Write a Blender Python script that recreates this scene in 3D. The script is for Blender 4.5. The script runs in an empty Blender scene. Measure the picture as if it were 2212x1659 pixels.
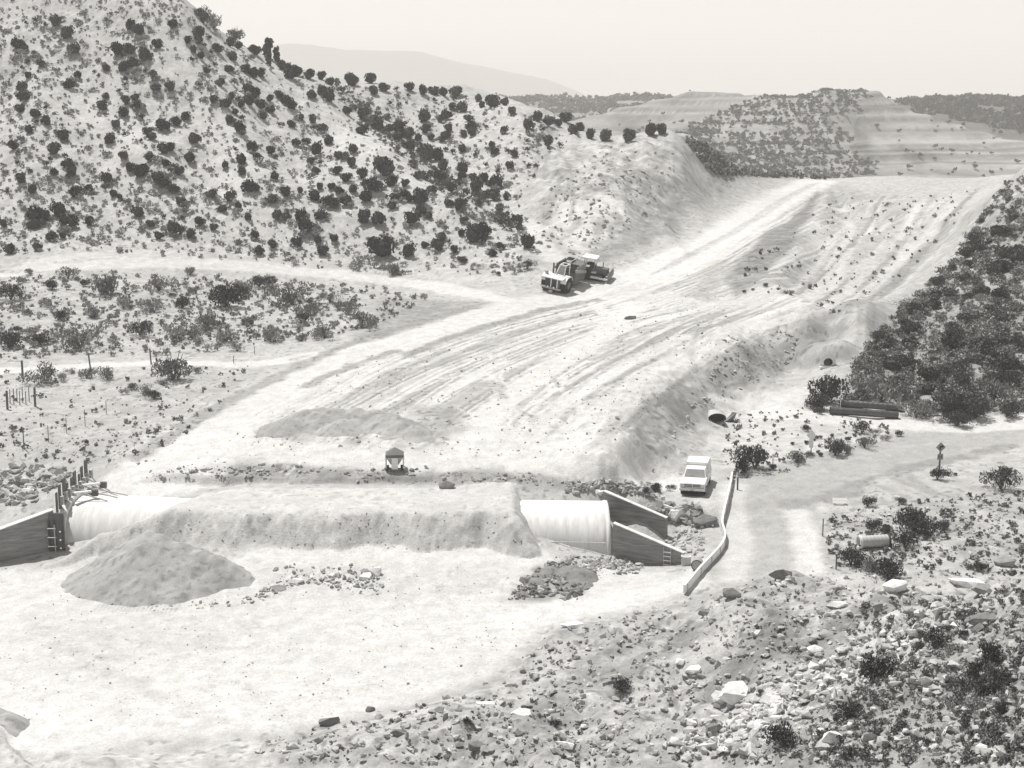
import bpy, bmesh, math, random
import numpy as np
from mathutils import Matrix, Vector
random.seed(7); rng = np.random.default_rng(11)
R = math.radians
# ------------------------------------------------------------------ camera, sky, sun, exposure
S = bpy.context.scene
COL = S.collection
F = 3200.0; CU, CV = 1106.0, 829.5; PITCH = R(10.6)          # focal length and picture centre of the survey drawing
cam = bpy.data.cameras.new('camera'); camo = bpy.data.objects.new('camera', cam); COL.objects.link(camo)
cam.sensor_fit = 'HORIZONTAL'; cam.angle = 2 * math.atan(CU / F)
cam.clip_start = 0.5; cam.clip_end = 40000
camo.location = (0, 0, 0); camo.rotation_euler = (R(90) - PITCH, 0, 0); S.camera = camo
SUN_EL, SUN_AZ = 66.0, -40.0                                  # azimuth from +Y (away from the camera), minus = left
W = bpy.data.worlds.new('World'); S.world = W; W.use_nodes = True
wn = W.node_tree; wn.nodes.clear()
sky = wn.nodes.new('ShaderNodeTexSky'); sky.sky_type = 'NISHITA'; sky.sun_disc = False
sky.sun_elevation = R(SUN_EL); sky.sun_rotation = R(SUN_AZ); sky.air_density = 1.0; sky.dust_density = 1.0; sky.altitude = 1200
bw = wn.nodes.new('ShaderNodeRGBToBW')
mul = wn.nodes.new('ShaderNodeMix'); mul.data_type = 'RGBA'; mul.blend_type = 'MULTIPLY'; mul.inputs[0].default_value = 1
mul.inputs[7].default_value = (1.0, 0.975, 0.93, 1)
bg = wn.nodes.new('ShaderNodeBackground'); bg.inputs[1].default_value = 0.10
wo = wn.nodes.new('ShaderNodeOutputWorld')
wn.links.new(sky.outputs[0], bw.inputs[0]); wn.links.new(bw.outputs[0], mul.inputs[6])
wn.links.new(mul.outputs[2], bg.inputs[0]); wn.links.new(bg.outputs[0], wo.inputs[0])
sl = bpy.data.lights.new('sun', 'SUN'); sl.energy = 3.2; sl.angle = R(0.53); sl.color = (1, 0.975, 0.93)
so = bpy.data.objects.new('sun', sl); COL.objects.link(so)
sd = Vector((math.sin(R(SUN_AZ)) * math.cos(R(SUN_EL)), math.cos(R(SUN_AZ)) * math.cos(R(SUN_EL)), math.sin(R(SUN_EL))))
so.rotation_euler = sd.to_track_quat('Z', 'Y').to_euler(); so.location = sd * 300
S.view_settings.view_transform = 'Standard'; S.view_settings.look = 'None'
S.view_settings.exposure = 0.75; S.view_settings.gamma = 1.0
HAZE = 0.00036
S.cycles.volume_bounces = 2
# ------------------------------------------------------------------ small helpers
def tag(o, label=None, cat=None, group=None, kind=None):
    if label: o['label'] = label
    if cat: o['category'] = cat
    if group: o['group'] = group
    if kind: o['kind'] = kind
    return o
def empty(name, loc, rz=0.0):
    o = bpy.data.objects.new(name, None); COL.objects.link(o); o.location = loc; o.rotation_euler = (0, 0, rz); o.empty_display_size = .3
    return o
def np_mesh(name, v, f, m=None, smooth=False, alb=None):
    v = np.asarray(v, np.float32); f = np.asarray(f, np.int32); k = f.shape[1]
    me = bpy.data.meshes.new(name); me.vertices.add(len(v)); me.vertices.foreach_set('co', v.ravel())
    me.loops.add(f.size); me.loops.foreach_set('vertex_index', f.ravel())
    me.polygons.add(len(f)); me.polygons.foreach_set('loop_start', np.arange(0, f.size, k, dtype=np.int32))
    me.polygons.foreach_set('loop_total', np.full(len(f), k, np.int32))
    me.update(calc_edges=True)
    me.polygons.foreach_set('use_smooth', np.full(len(f), smooth, bool))
    if alb is not None:
        at = me.attributes.new('alb', 'FLOAT', 'POINT'); at.data.foreach_set('value', np.asarray(alb, np.float32))
    if m: me.materials.append(m)
    return me
def link(name, me, parent=None, loc=None):
    o = bpy.data.objects.new(name, me); COL.objects.link(o)
    if parent: o.parent = parent
    if loc is not None: o.location = loc
    return o
class MB:
    def __init__(s): s.v = []; s.f = []
    def add(s, v, f):
        n = len(s.v); s.v += [tuple(p) for p in v]; s.f += [tuple(i + n for i in q) for q in f]; return s
    def box(s, x0, x1, y0, y1, z0, z1):
        return s.add([(x0,y0,z0),(x1,y0,z0),(x1,y1,z0),(x0,y1,z0),(x0,y0,z1),(x1,y0,z1),(x1,y1,z1),(x0,y1,z1)],
                     [(0,3,2,1),(4,5,6,7),(0,1,5,4),(1,2,6,5),(2,3,7,6),(3,0,4,7)])
    def hull8(s, p):   # four bottom then four top points
        return s.add(p, [(0,3,2,1),(4,5,6,7),(0,1,5,4),(1,2,6,5),(2,3,7,6),(3,0,4,7)])
    def prism(s, prof, x0, x1):   # (y,z) profile pulled along x
        n = len(prof); v = [(x0, y, z) for y, z in prof] + [(x1, y, z) for y, z in prof]
        f = [tuple(range(n)), tuple(range(2 * n - 1, n - 1, -1))] + [((i + 1) % n, i, n + i, n + (i + 1) % n) for i in range(n)]
        return s.add(v, f)
    def bar(s, a, b, w, h=None):
        a, b = Vector(a), Vector(b); h = h or w; d = (b - a).normalized()
        u = d.cross(Vector((0, 0, 1)));  u = u.normalized() if u.length > 1e-3 else Vector((1, 0, 0)); t = u.cross(d)
        q = lambda p: [p - u*w/2 - t*h/2, p + u*w/2 - t*h/2, p + u*w/2 + t*h/2, p - u*w/2 + t*h/2]
        return s.add(q(a) + q(b), [(0,1,2,3),(7,6,5,4),(0,4,5,1),(1,5,6,2),(2,6,7,3),(3,7,4,0)])
    def cyl(s, a, b, r, n=16, r2=None, cap=True):
        a, b = Vector(a), Vector(b); r2 = r if r2 is None else r2; d = (b - a).normalized()
        u = d.cross(Vector((0, 0, 1)));  u = u.normalized() if u.length > 1e-3 else Vector((1, 0, 0)); t = u.cross(d)
        v = [p + (u * math.cos(2*math.pi*i/n) + t * math.sin(2*math.pi*i/n)) * rr for p, rr in ((a, r), (b, r2)) for i in range(n)]
        f = [((i + 1) % n, i, n + i, n + (i + 1) % n) for i in range(n)]
        if cap: f += [tuple(range(n)), tuple(range(2 * n - 1, n - 1, -1))]
        return s.add(v, f)
    def pipe(s, a, b, r, ri, n=28, sx=1.0, rings=1, corr=0.0):   # hollow tube along a-b, sx widens it sideways
        a, b = Vector(a), Vector(b); d = (b - a).normalized()
        u = d.cross(Vector((0, 0, 1)));  u = u.normalized() if u.length > 1e-3 else Vector((1, 0, 0)); t = u.cross(d)
        v = []
        prof = [(a.lerp(b, k / rings), r + (corr if k % 2 else 0)) for k in range(rings + 1)] + [(b, ri), (a, ri)]
        for p, rr in prof:
            v += [p + u * math.cos(2*math.pi*i/n) * rr * sx + t * math.sin(2*math.pi*i/n) * rr for i in range(n)]
        m = len(prof); f = []
        for k in range(m):
            for i in range(n):
                j = (i + 1) % n; k2 = (k + 1) % m
                f.append((k*n + j, k*n + i, k2*n + i, k2*n + j))
        return s.add(v, f)
    def build(s, name, m, parent=None, bevel=0.0, smooth=False, loc=None):
        me = bpy.data.meshes.new(name); me.from_pydata([tuple(p) for p in s.v], [], s.f); me.update()
        bm = bmesh.new(); bm.from_mesh(me); bmesh.ops.recalc_face_normals(bm, faces=bm.faces); bm.to_mesh(me); bm.free()
        me.materials.append(m)
        if smooth:
            for p in me.polygons: p.use_smooth = True
        o = link(name, me, parent, loc)
        if bevel:
            b = o.modifiers.new('bevel', 'BEVEL'); b.width = bevel; b.segments = 2; b.limit_method = 'ANGLE'; b.angle_limit = R(30)
        if smooth:
            bpy.context.view_layer.update()
            for e in me.edges: pass
        return o
# value noise on numpy arrays
_L = np.random.default_rng(3).random((256, 256)).astype(np.float32)
def vnoise(x, y):
    xi = np.floor(x).astype(np.int64); yi = np.floor(y).astype(np.int64); fx = (x - xi).astype(np.float32); fy = (y - yi).astype(np.float32)
    fx = fx*fx*(3-2*fx); fy = fy*fy*(3-2*fy); x0 = xi & 255; x1 = (xi+1) & 255; y0 = yi & 255; y1 = (yi+1) & 255
    return (_L[x0,y0]*(1-fx)+_L[x1,y0]*fx)*(1-fy) + (_L[x0,y1]*(1-fx)+_L[x1,y1]*fx)*fy
def fbm(x, y, o=4, g=.5):
    t = 0; a = 1; s = 0
    for k in range(o):
        t = t + a * vnoise(x * 2**k + 17.3*k, y * 2**k - 9.1*k); s += a; a *= g
    return t / s
def sstep(a, b, x):
    t = np.clip((x - a) / (b - a), 0, 1); return t*t*(3-2*t)
# ------------------------------------------------------------------ materials (all neutral greys: the photograph is black and white)
def new_mat(name):
    m = bpy.data.materials.new(name); m.use_nodes = True; nt = m.node_tree; nt.nodes.clear()
    b = nt.nodes.new('ShaderNodeBsdfPrincipled'); o = nt.nodes.new('ShaderNodeOutputMaterial'); nt.links.new(b.outputs[0], o.inputs[0])
    b.inputs['Roughness'].default_value = .95; b.inputs['Specular IOR Level'].default_value = .1
    return m, nt, b
def val_noise(nt, scale, lo, hi, detail=4, rough=.6, coord='Object', stretch=None):
    tc = nt.nodes.new('ShaderNodeTexCoord'); n = nt.nodes.new('ShaderNodeTexNoise'); n.inputs['Scale'].default_value = scale
    n.inputs['Detail'].default_value = detail; n.inputs['Roughness'].default_value = rough
    if stretch:
        mp = nt.nodes.new('ShaderNodeMapping'); mp.inputs['Scale'].default_value = stretch
        nt.links.new(tc.outputs[coord], mp.inputs[0]); nt.links.new(mp.outputs[0], n.inputs['Vector'])
    else: nt.links.new(tc.outputs[coord], n.inputs['Vector'])
    r = nt.nodes.new('ShaderNodeMapRange'); r.inputs[1].default_value = .3; r.inputs[2].default_value = .7
    r.inputs[3].default_value = lo; r.inputs[4].default_value = hi; nt.links.new(n.outputs[0], r.inputs[0])
    return r.outputs[0]
def mathn(nt, op, a, b):
    n = nt.nodes.new('ShaderNodeMath'); n.operation = op
    for i, x in enumerate((a, b)):
        if isinstance(x, (int, float)): n.inputs[i].default_value = x
        else: nt.links.new(x, n.inputs[i])
    return n.outputs[0]
def bump(nt, b, h, dist, strength=.6):
    n = nt.nodes.new('ShaderNodeBump'); n.inputs['Strength'].default_value = strength; n.inputs['Distance'].default_value = dist
    nt.links.new(h, n.inputs['Height']); nt.links.new(n.outputs[0], b.inputs['Normal'])
def attr_mat(name, s1, s2, lo, hi, bd=0.0):
    m, nt, b = new_mat(name); a = nt.nodes.new('ShaderNodeAttribute'); a.attribute_name = 'alb'
    v = mathn(nt, 'MULTIPLY', a.outputs['Fac'], val_noise(nt, s1, lo, hi, 6, .7))
    n2 = val_noise(nt, s2, lo, hi, 3, .6); v = mathn(nt, 'MULTIPLY', v, n2)
    nt.links.new(v, b.inputs['Base Color'])
    if bd: bump(nt, b, n2, bd)
    return m
def plain(name, val, var=.12, scale=3.0, rough=.8, spec=.3, metal=0.0, bd=0.0, stretch=None):
    m, nt, b = new_mat(name); b.inputs['Roughness'].default_value = rough; b.inputs['Specular IOR Level'].default_value = spec; b.inputs['Metallic'].default_value = metal
    n = val_noise(nt, scale, val*(1-var), val*(1+var), 5, .65, stretch=stretch); nt.links.new(n, b.inputs['Base Color'])
    if bd: bump(nt, b, n, bd)
    return m
def leaf(name, lo, hi):
    m, nt, b = new_mat(name); oi = nt.nodes.new('ShaderNodeObjectInfo')
    r = nt.nodes.new('ShaderNodeMapRange'); r.inputs[3].default_value = lo; r.inputs[4].default_value = hi; nt.links.new(oi.outputs['Random'], r.inputs[0])
    a = nt.nodes.new('ShaderNodeAttribute'); a.attribute_name = 'alb'
    v = mathn(nt, 'MULTIPLY', r.outputs[0], a.outputs['Fac']); nt.links.new(v, b.inputs['Base Color']); b.inputs['Roughness'].default_value = .8
    return m
M_ground = attr_mat('dry_soil', .9, 7.0, .86, 1.14, .12)
M_far = attr_mat('far_soil', .05, .35, .88, 1.12)
M_rock = attr_mat('broken_rock', .8, 5.0, .85, 1.15, .05)
M_scrub = attr_mat('scrub_leaves', .5, 3.0, .8, 1.2)
M_gravel = attr_mat('piled_gravel', 1.2, 9.0, .88, 1.12, .06)
M_jun = leaf('juniper_leaves', .05, .095)
M_shr = leaf('desert_shrub_leaves', .18, .28)
M_stem = plain('bark', .11)
M_conc = plain('pale_concrete', .68, .16, 1.3, .85, .2, stretch=(2.2, .5, .35))
M_wall_shade = plain('board_marked_concrete_shaded', .25, .35, 1.2, .85, .2, stretch=(.6, .6, 4.5), bd=.02)  # same concrete as the barrel, painted darker for the shaded wing walls
M_wood = plain('weathered_timber', .13, .3, 2.0, .9, stretch=(6, 6, 1))
M_woodp = plain('pale_timber', .42, .15, 2.0, .9)
M_white = plain('white_paint', .78, .06, 2.0, .5, .4)
M_grey = plain('grey_paint', .34, .15, 1.5, .55, .4)
M_mid = plain('dull_yellow_paint_grey', .14, .2, 1.5, .6, .4)
M_dark = plain('dark_steel', .06, .3, 2.0, .6, .4)
M_black = plain('black_rubber_and_shade', .025, .2, 4.0, .85, .2)  # tyres and other black parts, also shade inside pipes and under the bumper
M_chrome = plain('bright_metal', .7, .05, 1.0, .25, .5, .8)
M_glass = plain('window_glass', .30, .25, 1.0, .12, .8)  # pale grey base imitates the sky mirrored in the glass
M_tar = plain('tarred_pipe', .07, .4, 1.5, .38, .6)
M_gal = plain('galvanised_sheet', .48, .12, 2.0, .5, .4)
M_sign = plain('sign_face', .30, .08, 2.0, .6, .3)
# ------------------------------------------------------------------ survey: picture point -> direction (a = x/y, d = -z/y)
def ray(u, v):
    u = np.asarray(u, float); v = np.asarray(v, float)
    xc = (u - CU) / F; yc = (CV - v) / F; dy = math.cos(PITCH) + yc * math.sin(PITCH); dz = -math.sin(PITCH) + yc * math.cos(PITCH)
    return xc / dy, -dz / dy
def proj(x, y, z):
    c = y * math.cos(PITCH) - z * math.sin(PITCH); h = y * math.sin(PITCH) + z * math.cos(PITCH)
    return CU + F * x / c, CV - F * h / c
class TPS:                                                  # thin plate through surveyed heights, in (bearing, log distance)
    def __init__(s, pts, world=(), ka=5.0, ky=2.6, lam=1e-4):
        P = []
        for u, v, y in pts:
            a, d = ray(u, v); P.append((float(a), y, -float(d) * y))
        for x, y, z in world: P.append((x / y, y, z))
        P = np.array(P); s.ka, s.ky = ka, ky; s.q = np.c_[P[:, 0] * ka, np.log(P[:, 1]) * ky]; n = len(P)
        K = s.k(np.linalg.norm(s.q[:, None] - s.q[None], axis=2)) + lam * np.eye(n)
        A = np.zeros((n + 3, n + 3)); A[:n, :n] = K; A[:n, n:n+2] = s.q; A[:n, n+2] = 1; A[n:n+2, :n] = s.q.T; A[n+2, :n] = 1
        b = np.zeros(n + 3); b[:n] = P[:, 2]; s.w = np.linalg.solve(A, b)
    def k(s, r): return np.where(r > 1e-9, r * r * np.log(np.maximum(r, 1e-9)), 0)
    def __call__(s, a, ly):
        qx = a * s.ka; qy = ly * s.ky; n = len(s.q); out = s.w[n] * qx + s.w[n+1] * qy + s.w[n+2]
        for i in range(n):
            r2 = (qx - s.q[i, 0])**2 + (qy - s.q[i, 1])**2; out = out + s.w[i] * .5 * r2 * np.log(np.maximum(r2, 1e-18))
        return out
BASE = [ # pit floor
 (-150,1640,67),(200,1640,67),(600,1640,67),(1000,1640,67),(-150,1480,76.5),(300,1480,76.5),(700,1480,76.5),(1000,1450,78.5),(1300,1420,80.5),(-150,1350,86),(100,1300,89.5),(500,1320,88.5),(900,1320,88.5),
 (1200,1320,88.3),(1450,1260,93),(600,1215,95.5),(800,1200,97),(1000,1195,97.5),(1150,1205,97.5),(300,1210,97),(100,1225,97.5),(-100,1225,97.5),(1330,1215,99),(1450,1225,98),(1440,1165,106),(1340,1090,110),
 # left of the fill, riprap and scrub flat
 (60,1040,111),(-100,1030,111),(180,1000,113.5),(100,960,117.6),(-80,950,118),(150,870,130),(-80,860,131),(200,800,142.5),(-80,790,144),(400,800,142),(300,700,163.5),(600,720,158),(-80,690,165),(300,620,182),(-80,610,184),(700,640,177),
 (250,950,117.5),(300,900,125),(330,1040,108),
 # left hill
 (300,575,194),(-80,580,194),(500,580,197),(700,592,199),(900,608,196),
 (0,500,204),(0,400,219),(0,300,234),(0,200,248),(0,100,262),(0,30,272),(0,-80,292),(-250,500,206),(-250,300,236),(-250,100,264),(-250,-80,292),
 (200,500,204),(200,400,219),(200,300,234),(200,200,248),(200,100,262),(200,30,272),(200,-60,290),
 (400,0,284),(500,500,208),(500,400,224),(500,300,240),(500,200,256),(500,110,272),(490,72,280),(700,500,212),(700,400,232),(700,300,252),(700,220,268),(700,160,283),(600,115,280),
 (850,500,214),(850,420,228),(850,350,242),(840,285,265),(850,240,285),(850,192,305),(1000,600,194),(1000,520,210),(1000,450,225),(990,385,248),(1000,320,268),(1000,260,290),(1000,212,315),
 (1130,590,193),(1100,495,216),(1150,420,235),(1150,330,262),(1150,275,285),(1130,238,312),(1250,284,300),(1350,300,290),(1450,294,285),(1530,318,288),
 # cut bank and haul road
 (1230,565,197),(1310,545,205),(1330,450,225),(1250,450,226),(1340,370,250),(1240,350,262),(1430,400,252),(1480,350,270),(1430,480,236),(1520,405,272),(1600,372,298),(1690,378,312),
 (1240,628,187),(1350,635,184),(1500,560,206),(1600,490,240),(1700,420,286),(1770,390,306),
 # cut slope right of the road
 (1650,560,204),(1720,500,234),(1800,440,276),(1900,380,312),(1780,386,312),(1800,540,216),(1900,500,238),(1900,600,195),(1780,640,178),(1850,680,165),(2000,560,207),(2050,490,234),(2100,420,274),(2180,377,306),(2000,384,312),(2100,385,309),(2300,380,306),
 # fan of tracks
 (1150,648,179),(1000,655,176),(800,722,156),(620,800,141.5),(450,950,117),(360,1020,109.5),(1000,740,152),(1000,830,134),(1200,800,140),(1400,790,142),(1100,930,119),(1250,950,116.5),(850,975,113.5),(600,960,115.5),(1500,660,176),(1600,690,168),(1200,700,162),(800,850,131),
 # raised edge of the fan, and its toe
 (1310,990,112.0),(1450,830,134.5),(1590,740,153),(1740,690,166),(1390,1035,110),(1500,920,131),(1590,860,144),(1700,800,156),(1785,785,155.5),(1800,735,164),(1870,660,171),
 # road junction at the right
 (1500,1068,111.3),(1450,1085,109.4),(1545,1060,112.0),(1510,1035,115.5),(1440,1060,112),(1600,1000,119.5),(1700,880,139.5),(1900,960,128),(2100,925,135),(2230,935,133),(1700,1050,114),(1640,1150,104.2),(1650,1225,96.8),(1870,885,141),(1830,830,149),(2000,885,140.5),(2200,890,139.5),(2350,900,138),
 (1550,1130,106.5),(1480,1180,102.5),
 # dark hill
 (1900,720,167),(2000,640,184),(2000,760,160),(2100,620,182),(2100,740,160),(2100,500,212),(2200,500,200),(2200,400,216),(2200,650,173),(2200,780,155),(2300,300,230),(2400,500,190),(2400,700,162),(2600,600,170),(2600,850,140),
 # waste ground at the right
 (2050,1050,115),(2150,1130,105),(1900,1150,103.5),(1880,1220,97),(2180,1220,97),(2400,1100,108),(2400,1250,95)]
HID = [(-150,330,0),(-90,330,-2),(-30,335,-4),(0,345,-4),(30,340,-14),(60,345,-20),(110,345,-18),(-20,55,-31),(20,55,-31),(0,42,-31),(50,60,-31),(-40,55,-31)]
NEAR = [(1700,1230,88),(1800,1248,83.5),(1900,1264,80),(2000,1276,77),(2100,1262,76.5),(2200,1240,76),(2400,1220,75),(1550,1268,91),(1480,1297,90.4),(1300,1335,87),(1180,1368,84.4),(1060,1472,77),(900,1525,73.6),(720,1568,71.2),(500,1600,69.3),
 (1300,1450,76),(1300,1550,68.5),(1300,1640,62.3),(1500,1400,78),(1500,1550,66),(1500,1640,60),(1700,1300,81.5),(1700,1400,74),(1700,1550,63),(1700,1640,57.5),(1900,1350,75),(1900,1450,67.5),(1900,1600,57.5),(2100,1340,71.5),(2100,1450,63.5),(2100,1550,57),(2200,1640,49),
 (2350,1400,61),(2400,1600,47),(1050,1580,67.3),(1050,1640,63.5),(800,1640,63.9),(500,1645,66),(200,1625,67.4),(40,1590,67.8),(10,1548,66.3),(-80,1530,66),(-80,1600,64)]
_a = lambda u, v: float(ray(u, v)[0])
NHID = [(_a(1700,1230)*97,97,-34),(_a(1900,1260)*90,90,-33),(_a(2100,1260)*88,88,-32.5),(_a(2300,1240)*88,88,-32),(_a(1480,1297)*96,96,-34),(_a(1180,1368)*91,91,-34),(-1,85,-34.5),(-6,80,-34),(-12,76,-33.5),(-18,72.5,-32.5),(-26,73.5,-33),(-14,90,-37),(-30,90,-37),(10,105,-38),(40,110,-38),
        (0,50,-26),(15,45,-24),(-20,55,-28),(30,42,-21.5)]
tb = TPS(BASE, HID); tn = TPS(NEAR, NHID)
# ---------------- the grid
al = np.concatenate([np.arange(-.62, -.365, .008), np.arange(-.365, .3651, .00135), np.arange(.373, .63, .008)])
yl = np.concatenate([np.arange(math.log(42), math.log(64), .006), np.arange(math.log(64), math.log(130), .0019), np.arange(math.log(130), math.log(186), .0022), np.arange(math.log(186), math.log(330), .0019), np.arange(math.log(330), math.log(460), .008)])
na, ny = len(al), len(yl)
ca = np.linspace(0, na - 1, na // 5 + 2); cy = np.linspace(0, ny - 1, ny // 5 + 2)
def coarse(fn):                                             # thin plates are smooth: evaluate on a coarser grid, then cubic-free bilinear
    A = np.interp(ca, np.arange(na), al); L = np.interp(cy, np.arange(ny), yl); Z = fn(*np.meshgrid(A, L))
    Zr = np.empty((len(cy), na))
    for i in range(len(cy)): Zr[i] = np.interp(np.arange(na), ca, Z[i])
    out = np.empty((ny, na)); t = np.interp(np.arange(ny), cy, np.arange(len(cy))); i0 = np.minimum(t.astype(int), len(cy) - 2); ft = (t - i0)[:, None]
    return Zr[i0] * (1 - ft) + Zr[i0 + 1] * ft
GA, GL = np.meshgrid(al, yl); GY = np.exp(GL); GX = GA * GY
ZB = coarse(tb); ZN = coarse(tn)
pit = 1 - sstep(95, 100, GY)
ZB = ZB + (sstep(332, 440, GY)) * (-34 - ZB)
# fill over the culvert: a flat topped prism of earth with a steep front
wob = (fbm(GX * .35, GY * .05 + 4, 3) - .5)
front = -27.75 + (GY - (100.5 + 1.7 * wob + .35 * (fbm(GX * 1.1, GY * .1 + 9, 3) - .5))) * (.95 + .3 * wob)
lft = -27.75 + (GX + 25.0 - .5 * (GY - 100) + 2.2 * wob) * .55
rgt = -27.75 - (GX - 0.3 - .8 * wob) * 1.5
bck = np.where(GY < 108.6, -27.75, -27.75 - (GY - 108.6) * 2)
ZF = -np.log(sum(np.exp(np.clip(-4.0 * (q + 29), -60, 60)) for q in (np.full_like(GX, -27.58) - .012 * (GX + 12) + .55 * (fbm(GX * .22, GY * .4, 4) - .5), front, lft, rgt, bck))) / 4.0 - 29
FILLM = (ZF > ZB) & (GY < 109) & (ZF > ZN)
# rubble bank behind the fill
inx = sstep(-32, -24, GX) * (1 - sstep(9, 13, GX))
bank = np.clip((GY - (108.3 + .8 * (fbm(GX * .3, GX * 0 + 2, 3) - .5))) * 1.25, -9, 0) - .1
low = np.minimum(ZB, -27.9)
inx = inx * sstep(103, 105, GY)
ZB = ZB * (1 - inx) + inx * np.minimum(ZB, -28.1 + np.maximum(GY - 108.3 - 1.0 * (fbm(GX * .35, GX * 0 + 2, 3) - .5), 0) * 1.15)
pc = gp0 = (float(ray(1503, 1056)[0]) * 113.2, 113.2); pr = np.hypot(GX - pc[0], GY - pc[1]); pm = 1 - sstep(3.6, 6.5, pr); ZB = ZB * (1 - pm) + pm * (-float(ray(1503, 1056)[1]) * 113.2)
Z = np.maximum.reduce([ZB, ZN, np.where(GY < 109.2, ZF, -99)])
NEARM = ZN > np.maximum(ZB, ZF)
hill = ((GY > 200) & (GA < .02)).astype(float)
# local roughness
Z = Z + (fbm(GX * .12, GY * .12, 4) - .5) * .5 * sstep(75, 140, GY)
hr = sstep(196, 215, GY) * (1 - sstep(-.02, .06, GA - 0))
rid = 1 - np.abs(2 * fbm(GX * .03 + GY * .012 + 3, GY * .010, 4) - 1)
Z = Z + hr * ((rid - .7) * 7.0 + (fbm(GX * .08, GY * .05 + 7, 4) - .5) * 4.0) * sstep(200, 228, GY)
cutm = sstep(200, 225, GY) * sstep(-.005, .03, GA) * (1 - sstep(.10, .14, GA))
Z = Z + cutm * (1 - np.abs(2 * fbm(GX * .11, GY * .05 + 20, 4) - 1) - .7) * 3.0
Z = Z + cutm * ((fbm(GX * .45, GY * .3 + 8, 4) - .5) * 1.3)
embm = sstep(-2, -.3, -np.abs(GA - np.interp(GY, [110, 134, 153, 168], [.068, .122, .155, .205])) * GY / 5) * sstep(109, 113, GY) * (1 - sstep(160, 172, GY))
Z = Z + embm * ((fbm(GX * .8, GY * .6, 4) - .5) * .7 + (fbm(GX * .2 + 7, GY * .2, 3) - .5) * .4)
_da, _dd = ray(1787, 790); _dx, _dy = float(_da) * 155.3, 155.3
Z = Z + 1.7 * np.exp(-((GX - _dx - .2) / 3.0)**4 - ((GY - _dy - 2.5) / 2.1)**4)
Z = Z + NEARM * sstep(0, 1.6, ZN - np.maximum(ZB, ZF)) * ((fbm(GX * .22, GY * .22 + 3, 5) - .5) * 2.6 + (.7 - np.abs(2 * fbm(GX * .28 + GY * .12, GY * .12, 4) - 1)) * -1.2 + (fbm(GX * .9, GY * .9, 3) - .5) * .5)
Z = Z + (fbm(GX * 1.3, GY * 1.3, 3) - .5) * .14
def at(u, v):                                               # first ground point seen along a surveyed bearing
    a, d = ray(u, v); a = float(a); d = float(d)
    i = min(max(int(np.searchsorted(al, a)) - 1, 0), na - 2); t = (a - al[i]) / (al[i+1] - al[i])
    zc = Z[:, i] * (1 - t) + Z[:, i+1] * t; Yr = GY[:, 0]; e = zc + d * Yr; k = np.argmax(e > 0)
    if not e[k] > 0: return None
    if k == 0: return Vector((a * Yr[0], Yr[0], zc[0]))
    w = -e[k-1] / (e[k] - e[k-1]); y = Yr[k-1] + w * (Yr[k] - Yr[k-1]); return Vector((a * y, y, -d * y))
def hgt(x, y):
    x = np.asarray(x, float); y = np.asarray(y, float); a = x / y; l = np.log(y)
    i = np.clip(np.searchsorted(al, a) - 1, 0, na - 2); j = np.clip(np.searchsorted(yl, l) - 1, 0, ny - 2)
    t = np.clip((a - al[i]) / (al[i+1] - al[i]), 0, 1); s = np.clip((l - yl[j]) / (yl[j+1] - yl[j]), 0, 1)
    return (Z[j, i]*(1-t) + Z[j, i+1]*t)*(1-s) + (Z[j+1, i]*(1-t) + Z[j+1, i+1]*t)*s
def gp(u, v):
    for k in range(60):
        p = at(u, v + k * 4)
        if p is not None: return p
def line(pts, n=5):                                         # smooth line through picture points, laid on the ground
    P = np.array(pts, float); t = np.arange(len(P)); tt = np.linspace(0, len(P) - 1, (len(P) - 1) * n + 1); Q = []
    for x in tt:
        i = min(int(x), len(P) - 2); f = x - i; p0 = P[max(i-1, 0)]; p1 = P[i]; p2 = P[i+1]; p3 = P[min(i+2, len(P)-1)]
        Q.append(.5 * (2*p1 + (p2-p0)*f + (2*p0-5*p1+4*p2-p3)*f*f + (3*p1-p0-3*p2+p3)*f**3))
    return np.array([gp(*q)[:2] for q in Q])
def seg_dist(x, y, L):
    dm = np.full(x.shape, 1e9)
    for (x0, y0), (x1, y1) in zip(L[:-1], L[1:]):
        dx, dy = x1 - x0, y1 - y0; q = dx*dx + dy*dy + 1e-12; t = np.clip(((x-x0)*dx + (y-y0)*dy) / q, 0, 1)
        dm = np.minimum(dm, (x - x0 - t*dx)**2 + (y - y0 - t*dy)**2)
    return np.sqrt(dm)
gxf, gyf = GX.ravel(), GY.ravel(); ALB = np.full(gxf.shape, .43, np.float64)
n1 = fbm(gxf * .07, gyf * .07, 5); n2 = fbm(gxf * .6 + 5, gyf * .6, 4); n3 = fbm(gxf * 2.2 + 5, gyf * 2.2, 3)
def near(L, m):
    L = np.asarray(L); y0, y1 = L[:, 1].min() - m, L[:, 1].max() + m; j0 = max(int(np.searchsorted(yl, math.log(max(y0, 42)))) - 1, 0); j1 = min(int(np.searchsorted(yl, math.log(max(y1, 43)))) + 1, ny)
    idx = np.arange(j0 * na, j1 * na); x = gxf[idx]; return idx[(x > L[:, 0].min() - m) & (x < L[:, 0].max() + m)]
KEEPM = np.zeros(gxf.shape)
def stroke(pts, w, val, k=1.0, soft=.5, rag=.5, px=True, n=4, dig=0.0, keep=False):
    global ALB
    L = line(pts, n) if px else np.asarray(pts); i = near(L, w + 2)
    if not len(i): return i
    d = seg_dist(gxf[i], gyf[i], L) + (n2[i] - .5) * rag * w
    m = 1 - sstep(w/2 * (1 - soft), w/2 * (1 + soft), d); ALB[i] += m * k * (val - ALB[i])
    if dig: ZR[i] -= m * dig
    if keep: KEEPM[i] = np.maximum(KEEPM[i], m)
    return i[m > .5]
def poly_world(pts): return np.array([gp(*p)[:2] for p in pts])
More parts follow.
